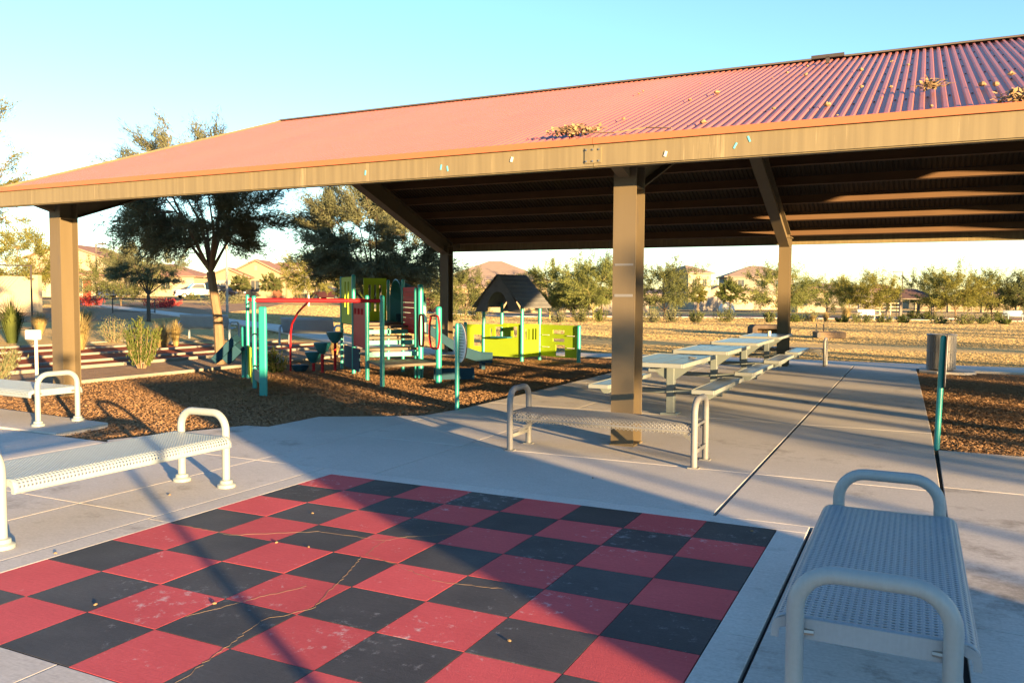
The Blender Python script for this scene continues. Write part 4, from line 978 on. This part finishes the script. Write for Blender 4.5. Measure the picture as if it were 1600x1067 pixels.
def gzv(P):
    dx = P[:, 0]-CAM[0]; dy = P[:, 1]-CAM[1]; d = np.hypot(dx, dy); dep = dx*math.sin(YAW)+dy*math.cos(YAW); lat = dx*math.cos(YAW)-dy*math.sin(YAW)
    S_ = lambda a, b, x: (lambda t: t*t*(3-2*t))(np.clip((x-a)/(b-a), 0, 1))
    t = S_(-.24, .02, lat/np.maximum(dep, 2)); sl = (.0125*(1-t)-.0035*t)*S_(-2, 14, dep)
    return -.10+.07*S_(30, 36, d)+sl*np.maximum(0, np.minimum(d, 130)-23)
# short dormant turf standing on the lawn
def turf(n=430000):
    rs = np.random.RandomState(9); u = rs.rand(n); D = 1/(1/20.5-(1/20.5-1/74)*u)
    a = rs.uniform(-.80, .80, n); f = np.array([math.sin(YAW), math.cos(YAW)]); r_ = np.array([math.cos(YAW), -math.sin(YAW)])
    P = np.array(CAM[:2])+D[:, None]*f+(D*a)[:, None]*r_
    keep = (P[:, 1] > 16.62)
    path = [(-1.0, 15.75), (-4.4, 15.5), (-7.4, 14.35), (-10.5, 15.6), (-13, 17.2), (-20, 21.5), (-34, 29), (-60, 42)]
    for p, q in zip(path[:-1], path[1:]):
        p = np.array(p); q = np.array(q); t = np.clip(((P-p)@(q-p))/((q-p)@(q-p)), 0, 1)[:, None]; keep &= np.linalg.norm(P-(p+t*(q-p)), axis=1) > .82
    keep &= ~((P[:, 0] < -11.6) & (P[:, 1] < 16.4-(P[:, 0]+13.4)*.36+.3))
    P = P[keep]; D = D[keep]; m = len(P); z = gzv(P)-.005
    C0 = np.stack([P[:, 0], P[:, 1], z], 1); an = rs.uniform(0, 6.28, m); w_ = (.012+.0008*D)*rs.uniform(.7, 1.3, m); h = (.008+.00015*D)*rs.uniform(.5, 1.5, m)
    sd_ = np.stack([np.cos(an)*w_, np.sin(an)*w_, 0*an], 1); le = np.stack([rs.normal(0, .012, m), rs.normal(0, .012, m), h], 1)
    Q = np.stack([C0-sd_, C0+sd_, C0+sd_*.8+le, C0-sd_*.8+le*rs.uniform(.6, 1, (m, 1))], 1)
    o = quads('lawn_turf', Q, M['turf'], None); tag(o, 'short golden dormant grass covering the wide lawn', 'grass', kind='stuff')
M['turf'] = leafmat('turf_blades', (.37, .285, .145), (.32, .25, .13), .25, .12)
turf()
# ================================================================== STREET, HOUSES, FAR THINGS
def house(name, label, px, D, wd, dep, wall_h, roof_h, kind, wm='stucco', rm='tile', wins=(), doors=(), garages=(), wing=None, over=.5, rz=0.0, dz=0.0):
    t = empty(name, gspot(px, D, dz), -YAW+rz, label, 'house')
    MB().box((0, dep/2, wall_h/2), (wd, dep, wall_h)).build('wall', M[wm], t)
    def roof(cx, w_, y0, y1, z, rh, knd, parent=t):
        hw = w_/2+over; mb = MB(); th = .16
        if knd == 'front':   # gable end facing the viewer
            poly = [(cx-hw, z-.02), (cx, z+rh), (cx+hw, z-.02), (cx+hw, z-.02-th), (cx+hw-.15, z-.02-th), (cx, z+rh-th-.05), (cx-hw+.15, z-.02-th), (cx-hw, z-.02-th)]
            mb.prism(poly, y0-over*.7, y1+over*.7, 'xzy'); o = mb.build('roof', M[rm], parent)
            MB().prism([(cx-w_/2, z), (cx, z+rh*w_/2/hw), (cx+w_/2, z)], y0+.001, y0+.20, 'xzy').build('gable_wall', M[wm], parent)
            MB().box((cx, y0-.03, z+rh*.45), (.35, .05, .6)).build('gable_vent', M['stucco_cream'], parent)
            return o
        a, b = y0-over, y1+over; ym = (a+b)/2; rl = max(.3, hw-(b-a)/2) if knd == 'hip' else hw
        vs = [(cx-hw, a, z), (cx+hw, a, z), (cx+hw, b, z), (cx-hw, b, z), (cx-rl, ym, z+rh), (cx+rl, ym, z+rh)]
        vs += [(p[0], p[1], p[2]-th) for p in vs[:4]]
        mb.add(vs, [(0, 1, 5, 4), (2, 3, 4, 5), (1, 2, 5), (3, 0, 4), (0, 6, 7, 1), (1, 7, 8, 2), (2, 8, 9, 3), (3, 9, 6, 0), (6, 9, 8, 7)])
        return mb.build('roof', M[rm], parent)
    roof(0, wd, 0, dep, wall_h, roof_h, kind)
    if wing:
        for (cx, w_, out, wh, rh, knd) in wing:
            MB().box((cx, -out/2+.05, wh/2), (w_, out+.1, wh)).build('wing_wall', M[wm], t); roof(cx, w_, -out, dep*.4, wh, rh, knd)
    def front(x):
        y = 0
        for wv in (wing or ()):
            if abs(x-wv[0]) < wv[1]/2: y = min(y, -wv[2])
        return y
    for (x, z, w_, h_) in wins:
        y = front(x); f = MB()
        f.box((x, y-.03, z+h_/2), (w_+.16, .06, .08)); f.box((x, y-.03, z-h_/2), (w_+.16, .06, .08)); f.box((x-w_/2, y-.03, z), (.08, .06, h_-.08)); f.box((x+w_/2, y-.03, z), (.08, .06, h_-.08)); f.box((x, y-.035, z), (.05, .04, h_-.08))
        fo = f.build('window', M['stucco_cream'], t); MB().box((x, y-.012, z), (w_-.08, .016, h_-.08)).build('pane', M['glass'], fo)
    for (x, w_, h_) in doors:
        y = front(x); do = MB().box((x, y-.03, h_/2), (w_, .06, h_)).build('door', M['wood'], t); MB().box((x+w_*.35, y-.08, 1.0), (.06, .05, .12)).build('handle', M['bolt'], do)
    for (x, w_, h_) in garages:
        y = front(x); go = MB().box((x, y-.02, h_/2), (w_, .05, h_)).build('garage_door', M['garage'], t)
        for k in range(1, 4): MB().box((x, y-.048, h_*k/4), (w_, .012, .03)).build('panel_groove', M['stucco'], go)
    return t
house('tan_house', 'tan single-storey house with two front gables behind the parked pickup', 452, 105, 16.4, 11, 2.95, 1.9, 'hip', 'stucco', 'tile', wins=((-4.0, 1.6, 1.1, 1.5), (4.8, 1.5, 1.4, 1.3), (1.6, 1.5, .7, 1.4)), doors=((-1.2, 1.15, 2.3),), garages=((-7.3, 3.0, 2.3),), wing=((-3.9, 7.4, 1.0, 2.95, 2.05, 'front'), (-6.9, 4.7, 2.6, 2.75, 1.15, 'front')))
house('cream_house', 'cream gabled house seen between the left column and the lamp pole', 104, 104, 9.5, 9, 5.0, 1.7, 'front', 'stucco_cream', 'tile', wins=((.2, 3.6, 1.0, 1.1), (2.6, 1.5, .9, 1.6)), doors=((3.6, 1.0, 2.2),), garages=((-.2, 2.6, 2.3),), wing=((1.2, 7.5, 1.8, 2.8, .7, 'hip'),))
house('tan_house', 'low tan house behind the bushy tree left of the pickup', 232, 118, 13, 9, 2.9, 1.8, 'hip', 'stucco_cream', 'tile', wins=((-3, 1.6, 1.3, 1.3), (2.5, 1.6, 1.3, 1.3)), garages=((5, 3.2, 2.3),))
house('hip_roof_house', 'wide house with a broad pinkish hip roof above the playhouse', 772, 98, 12.6, 11, 3.9, 2.5, 'hip', 'stucco', 'tilegrey', wins=((-4, 1.7, 1.3, 1.2), (1, 1.7, 1.3, 1.2), (4.5, 1.7, 1.3, 1.2)), wing=((-3.2, 6.2, 2.0, 3.1, 1.5, 'hip'),), dz=-.25)
house('tan_house', 'roof and wall of a tan house behind the feathery tree left of the far column', 600, 104, 10, 10, 2.9, 1.9, 'hip', 'stucco', 'tile', wins=((2, 1.5, 1.3, 1.2),))
house('two_storey_house', 'narrow two-storey house with a shaded blue-grey side right of the mesquite', 1092, 132, 4.2, 8, 5.9, 1.3, 'hip', 'stucco_cream', 'tilegrey', wins=((.9, 4.3, .8, 1.3), (-1.0, 4.3, .8, 1.3), (0, 1.6, 1.2, 1.4)), rz=.35)
house('two_storey_house', 'beige two-storey house with a long grey-brown roof left of the far right column', 1186, 140, 11.0, 9, 5.6, 1.9, 'hip', 'stucco_grey', 'tilegrey', wins=((-3.5, 4.4, 1.1, 1.2), (0, 4.4, 1.1, 1.2), (3, 4.4, 1.1, 1.2)), garages=((-3.4, 4.2, 2.4), (2.4, 4.2, 2.4)), wing=((-2.9, 5.0, 2.0, 2.9, 1.0, 'hip'),), rz=-.1)
house('small_house', 'small single-storey beige house between the two two-storey houses', 1126, 136, 5.2, 7, 2.7, 1.3, 'front', 'stucco_cream', 'tilegrey', wins=((0, 1.5, 1.6, .9),))
house('cream_house', 'small pale house with a porch right of the far right column', 1268, 112, 3.9, 6, 2.6, .9, 'front', 'stucco_cream', 'tile', wins=((-1, 1.4, .8, 1.2), (.9, 1.4, .8, 1.2)))
house('tan_house', 'far tan house roof peeking over the golden tree', 1384, 165, 9, 9, 3.2, 1.8, 'hip', 'stucco', 'tile', wins=((1.5, 2.0, 1.0, 1.0),))
house('tan_house', 'distant low house between the dark tree and the right edge', 1580, 150, 14, 8, 2.8, 1.2, 'hip', 'stucco_grey', 'tilegrey', wins=((-3, 1.6, 1.2, 1.0), (3, 1.6, 1.2, 1.0)))
house('tan_house', 'distant roof line behind the dark green hedge tree', 1302, 160, 15, 8, 3.4, 1.5, 'hip', 'stucco_grey', 'tilegrey', wins=((-3, 2.0, 1.2, 1.0),))

# vehicles
def vehicle(name, label, px, D, rz, prof, cab, wd, bm, group=None):
    v = empty(name, gspot(px, D, .06), -YAW+rz, label, 'car' if 'car' in name else 'pickup', group)
    bo = MB().prism(prof, -wd/2, wd/2, 'xzy').build('body', M[bm], v, bevel=.06)
    cb = MB().prism(cab, -wd/2+.10, wd/2-.10, 'xzy').build('cabin', M[bm], v, bevel=.06)
    for sy in (-1, 1):
        c = [(sum(p[0] for p in cab)/len(cab)+(p[0]-sum(q[0] for q in cab)/len(cab))*.84, sum(p[1] for p in cab)/len(cab)+(p[1]-sum(q[1] for q in cab)/len(cab))*.72) for p in cab]
        MB().prism(c, sy*(wd/2-.10)-.012, sy*(wd/2-.10)+.012, 'xzy').build('side_window', M['glass'], cb)
    x0 = min(p[0] for p in prof); x1 = max(p[0] for p in prof)
    f0 = [p for p in cab]; f0.sort(key=lambda p: p[0])
    a, b = f0[0], f0[1]
    MB().beam((a[0]*.75+b[0]*.25-.02, 0, a[1]*.75+b[1]*.25), (a[0]*.2+b[0]*.8-.02, 0, a[1]*.2+b[1]*.8), wd-.34, .03, (0, 0, 1)).build('windscreen', M['glass'], cb)
    for sx in (x0+.85, x1-.85):
        for sy in (-1, 1):
            tt = MB().tube([(sx, sy*(wd/2-.22), .34), (sx, sy*(wd/2+.01), .34)], .34, 18).build('wheel', M['tyre'], v); MB().tube([(sx, sy*(wd/2-.02), .34), (sx, sy*(wd/2+.02), .34)], .2, 14).build('rim', M['bolt'], tt)
    for sy in (-1, 1):
        MB().box((x0+.02, sy*(wd/2-.25), .78), (.08, .34, .17)).build('headlight', M['white'], v); MB().box((x1-.02, sy*(wd/2-.14), .82), (.08, .16, .24)).build('tail_light', M['playred'], v)
    MB().box((x0-.0, 0, .70), (.08, wd-.9, .26)).build('grille', M['iron'], v); MB().box((x0-.03, 0, .45), (.14, wd-.1, .18)).build('bumper', M['bolt'], v)
    return v
pk = [(-2.75, .42), (2.75, .42), (2.75, 1.12), (.6, 1.12), (.5, 1.14), (-1.4, 1.14), (-2.65, 1.02), (-2.75, .85)]
vehicle('pickup_truck', 'silver pickup parked in the driveway of the tan house', 312, 98, .55, pk, [(-1.35, 1.12), (-.75, 1.82), (.45, 1.84), (.62, 1.12)], 1.95, 'carsilver')
sc_ = [(-2.2, .32), (2.2, .32), (2.25, .85), (1.6, .98), (-1.0, .98), (-2.1, .82), (-2.25, .6)]
vehicle('parked_car', 'dark red car parked right of the silver pickup', 354, 99, 2.7, sc_, [(-1.05, .95), (-.4, 1.52), (.9, 1.54), (1.65, .95)], 1.8, 'cardark', 'cars parked at the houses')
vehicle('parked_car', 'dark blue car half hidden behind the red flowering bushes', 186, 96, 2.9, sc_, [(-1.05, .95), (-.4, 1.5), (.9, 1.52), (1.65, .95)], 1.8, 'carblue', 'cars parked at the houses')
vehicle('parked_car', 'dark car in the shade right of the white-trunked tree', 516, 98, 2.8, sc_, [(-1.05, .95), (-.4, 1.5), (.9, 1.52), (1.65, .95)], 1.8, 'cardark', 'cars parked at the houses')

# lamp posts
def lamp(label, px, D, h, arm, m='lamp'):
    t = empty('lamp_post', gspot(px, D), -YAW, label, 'lamp post', 'lamp posts of the park and streets')
    MB().tube([(0, 0, -.1), (0, 0, h)], [.09, .06], 8).build('pole', M[m], t, smooth=True)
    MB().beam((0, 0, h-.06), (arm, 0, h-.02), .06, .06).build('arm', M[m], t); MB().box((arm*1.15, 0, h-.03), (.55, .25, .10)).build('lamp_head', M[m], t)
lamp('dark lamp post with a short arm beside the cream house', 152, 66, 4.95, .45)
lamp('grey lamp post right of the pale tree trunk', 355, 52, 5.4, .5, 'lampgrey')
lamp('lamp post with a short arm above the playhouse roof', 804, 92, 4.4, .8)
lamp('tall lamp post with a left arm behind the small far shelter', 1408, 112, 5.6, -.9)
lamp('shorter lamp post left of the tall one near the far shelter', 1392, 128, 4.6, -.6)

# small far shelter
fs = empty('far_shelter', gspot(1422, 76), -YAW, 'small brown hip-roofed shelter on posts across the lawn', 'shelter')
MB().add([(-1.9, -1.5, 1.85), (1.9, -1.5, 1.85), (1.9, 1.9, 1.85), (-1.9, 1.9, 1.85), (-.5, .2, 2.72), (.5, .2, 2.72)], [(0, 1, 5, 4), (1, 2, 5), (2, 3, 4, 5), (3, 0, 4), (3, 2, 1, 0)]).build('roof', mat('brown_roof', (.075, .045, .04), .7), fs)
MB().box((0, .2, 1.80), (3.7, 3.3, .12)).build('eave_beam', M['lamp'], fs)
for sx in (-1.45, 1.45):
    for sy in (-1.1, 1.5): MB().box((sx, sy, .9), (.2, .2, 1.8)).build('post', M['lamp'], fs)
fp = gspot(1422, 75, .05); tag(MB().prism([(-3.2, -2), (3.2, -2), (3.2, 2.5), (-3.2, 2.5)], -.1, .06).build('shelter_slab', M['concrete_light']), kind='structure')
bpy.data.objects['shelter_slab'].location = fp; bpy.data.objects['shelter_slab'].rotation_euler = (0, 0, -YAW)
# back benches on the path at left and far right
def back_bench(label, px, D, rz, m='benchblue'):
    t = empty('back_bench', gspot(px, D), -YAW+rz, label, 'bench', 'benches with backs beside the paths'); s = MB(); n = 10
    for k in range(n+1):
        u = k/n
        if u < .5: p = (-.25+u*.8, .43+.02*math.cos(u*8))
        else: v = (u-.5)*2; p = (.15+.16*v, .42+.48*v)
        s.v += [(-.90, p[0], p[1]), (.90, p[0], p[1])]
    for k in range(n): s.f.append((2*k, 2*k+1, 2*k+3, 2*k+2))
    so = s.build('seat_and_back', M[m], t, smooth=True, fix=False); mo = so.modifiers.new('t', 'SOLIDIFY'); mo.thickness = .03
    for sx in (-.95, .95): MB().tube([(sx, p[1], p[2]) for p in loop_pts(.62, .64, .16)], .035, 8).build('arm_loop', M[m], t, smooth=True)
    return t
back_bench('grey bench with a back left behind the pale tree trunk', 326, 28.5, 2.95)
back_bench('grey bench with a back seen behind the red curved pole', 486, 26.5, 2.9)
back_bench('grey bench on the far lawn under the tree at the right edge', 1586, 66, .2)
back_bench('pale bench under the golden tree across the lawn', 1357, 66, .4, 'white')
# white rail fence behind the far shelter
fc = empty('white_rail_fence', gspot(1374, 92), -YAW, 'white three-rail fence behind the golden tree and the far shelter', 'fence')
for z in (.55, .95, 1.35): MB().beam((-2.4, 0, z), (2.4, 0, z), .05, .12).build('rail', M['garage'], fc)
for k in range(5): MB().box((-2.4+k*1.2, .03, .8), (.13, .06, 1.6)).build('post', M['garage'], fc)
# chain-link style fences
def pipe_fence(name, label, pts, h, m, step=2.4, mesh=True, cat='fence', rails=2):
    t = empty(name, (0, 0, 0), 0, label, cat)
    P = [Vector(p) for p in pts]
    for a, b in zip(P[:-1], P[1:]):
        n = max(1, int((b-a).length/step))
        for k in range(n+1):
            q = a.lerp(b, k/n); MB().tube([(q.x, q.y, q.z-.1), (q.x, q.y, q.z+h)], .035, 6).build('post', M[m], t)
        for r_ in range(rails):
            z = h-.03 - r_*(h-.18)/max(1, rails-1); MB().tube([(a.x, a.y, a.z+z), (b.x, b.y, b.z+z)], .025, 6).build('rail', M[m], t)
        if mesh:
            w_ = MB(); Ln = (b-a).length; s = .12; nx = int(Ln/s)
            for k in range(nx):
                for sg in (1, -1):
                    u0 = k*s; u1 = u0+sg*h*.8
                    if not 0 <= u1 <= Ln: continue
                    p = a.lerp(b, u0/Ln); q = a.lerp(b, u1/Ln); w_.tube([(p.x, p.y, p.z+.05), (q.x, q.y, q.z+h-.05)], .004, 3, cap=False)
            w_.build('wire_mesh', M[m], t, fix=False)['kind'] = 'stuff'
pipe_fence('chain_link_fence', 'tall chain-link fence behind shrubs at the left edge', [gspot(-120, 30), gspot(50, 31)], 2.5, 'iron', 3.4)
pipe_fence('pipe_rail_fence', 'low dark pipe rail beside the path left of the small tree', [gspot(176, 50), gspot(242, 50)], .95, 'iron', 1.3, False)
pipe_fence('wire_fence', 'dark iron fence behind the trees on the far right', [gspot(1290, 86), gspot(1400, 86), gspot(1640, 82)], 1.5, 'iron', 2.2, False, rails=3)
# masonry garden walls
def wall(label, a, b, h, m='stucco'):
    t = empty('garden_wall', (0, 0, 0), 0, label, 'wall'); a = Vector(a); b = Vector(b); n = max(1, int((b-a).length/4))
    MB().beam((a.x, a.y, a.z+h/2-.1), (b.x, b.y, b.z+h/2-.1), .2, h+.2).build('masonry', M[m], t); MB().beam((a.x, a.y, a.z+h+.04), (b.x, b.y, b.z+h+.04), .28, .08).build('coping', M[m], t)
    for k in range(n+1): q = a.lerp(b, k/n); MB().box((q.x, q.y, q.z+h/2+.05), (.42, .42, h+.25), -YAW).build('pier', M[m], t)
wall('pale block wall behind the chain-link fence at the left edge', gspot(-150, 46), gspot(58, 50), 2.1, 'stucco_cream')
wall('tan block wall below the hip-roofed house', gspot(640, 92), gspot(880, 92), 1.7, 'stucco')
wall('grey block wall by the two-storey house', gspot(1085, 116), gspot(1124, 118), 2.0, 'stucco_grey')
wall('long low tan wall behind the trees at far right', gspot(1430, 125), gspot(1700, 118), 1.7, 'stucco')
wall('tan wall behind the bushes in the middle of the lawn edge', gspot(880, 98), gspot(1010, 100), 1.5, 'stucco_grey')
# white rounded tank, drain structures on the lawn
tk = empty('white_dome_tank', gspot(1135, 98), -YAW, 'white rounded tank before the far beige houses', 'tank')
MB().lathe((0, 0, 0), [(.85, 0), (.95, .35), (.9, .8), (.65, 1.15), (.3, 1.3), (.05, 1.34)], 20).build('shell', M['white'], tk, smooth=True); MB().box((.15, -.9, .4), (.06, .1, .8)).build('strap', M['iron'], tk)
dh = empty('drain_headwall', gspot(1203, 36), -YAW, 'dark rounded drain inlet on the lawn beside the far right column', 'drain')
MB().prism([(-.85, 0), (-.85, .36), (-.72, .48), (.72, .48), (.85, .36), (.85, 0), (.62, 0), (.62, .30), (-.62, .30), (-.62, 0)], -.3, .5, 'xzy').build('headwall', M['barkdark'], dh, bevel=.04); MB().box((0, .46, .15), (1.22, .05, .3)).build('back', M['bark'], dh)
d2 = empty('drain_box', gspot(1296, 34), -YAW, 'low brown drain box with upright rods on the lawn', 'drain')
MB().box((0, 0, .14), (1.15, .7, .26)).build('box', M['bark'], d2, bevel=.02); MB().box((-.56, -.365, .14), (.13, .03, .20)).build('opening', M['iron'], d2)
for x in (-.5, -.2): MB().box((x, .1, .42), (.035, .035, .32)).build('rod', M['iron'], d2)
for x in (-.55, .2): MB().box((x, .1, .285), (.30, .1, .03)).build('grate_bar', M['iron'], d2)
# far hills
hl_ = MB(); n = 90; rr = random.Random(4); prev = None
for k in range(n):
    px = -600+k*35; x, y = vspot(px, 1500); hh = 9+5*math.sin(k*.31)+4*math.sin(k*.83+1)+rr.uniform(-1.5, 1.5)+(6 if px > 1500 else 0); x2, y2 = vspot(px, 1750)
    hl_.v += [(x, y, -8), (x, y, 1.5+hh*.35), (x2, y2, 1.5+hh), (x2, y2, -8)]
for k in range(n-1):
    for q in range(3): a = k*4+q; hl_.f.append((a, a+4, a+5, a+1))
tag(hl_.build('hills', M['hill'], smooth=True), kind='structure')

# ================================================================== UNSEEN SHADE CASTERS TOWARDS THE SUN (outside the picture)
def SN(s, n): return (.856*s+.516*n, -.516*s+.856*n)
sx_, sy_ = SN(15.5, .86)  # unseen block added to cast the broad shade across the board
sh = empty('shade_block', (sx_, sy_, 0), math.atan2(-.516, .856), 'unseen tan block added behind the viewer to shade the plaza', 'shade caster')
MB().box((0, 0, 1.15), (1.6, 2.16, 2.3)).build('wall', M['shade_wall'], sh); MB().box((0, 0, 2.34), (1.75, 2.25, .08)).build('roof', M['lamp'], sh); MB().box((-.815, 0, 1.0), (.04, .9, 2.0)).build('door', M['wood'], sh)
px_, py_ = SN(10.5, -1.47)
pl = empty('lamp_post', (px_, py_, 0), 0, 'plain steel pole outside the picture behind the viewer, casting the diagonal shadow', 'lamp post')
MB().tube([(0, 0, -.1), (0, 0, 2.3)], .034, 10).build('pole', M['lamp'], pl, smooth=True); MB().box((0, 0, 2.33), (.2, .2, .08)).build('lamp_head', M['lamp'], pl)
off = []
for k, (h, rad, fk) in enumerate(((3.5, 1.2, 1.5), (4.4, 1.7, 1.9), (5.6, .75, 3.9))):  # third, narrow form is added to shade the near column and mesh bench
    off.append(tree('roadside_tree', 'leafy roadside tree standing outside the picture to the right', (0, 0, 0), h, rad, fk, M['leafolive'], M['barkdark'], 70+k, 6, 5, 5, 16, .16, .03, .09, group='roadside trees outside the picture'))
spots = [(31, 2.3, 2, .82), (34, 3.15, 2, .97), (33, 6.3, 0, 1.14), (37, 8.5, 0, 1.2), (39, 10.4, 1, .95), (35, 12.2, 1, .92), (38, 14.0, 1, 1.2), (41, 16.6, 1, 1.0), (40, 19.4, 1, .95), (38, 24.5, 0, 1.1), (46, 33, 1, 1.1), (45, 17.6, 1, 1.6), (46, 26.5, 1, 1.7), (50, 37, 1, 1.8), (52, 44, 1, 1.7)]
used = [False, False, False]
for s, n, k, sc in spots:
    x, y = SN(s, n); o = off[k] if not used[k] else copy_tree(off[k]); used[k] = True
    o.location = (x, y, gz(x, y)); o.rotation_euler = (0, 0, s*1.7+n); o.scale = (sc, sc, sc)

x, y = SN(38, 12.75)  # dense shrub added out of view to shade the far column's lower half
shrub('shade_shrub', 'unseen tall dense shrub added at the right to shade the far column', (x, y, gz(x, y)), 5.35, 1.05, M['leafgreen'], 77, 7000, .32, .10, up=1.2, stems=60, cat='hedge')
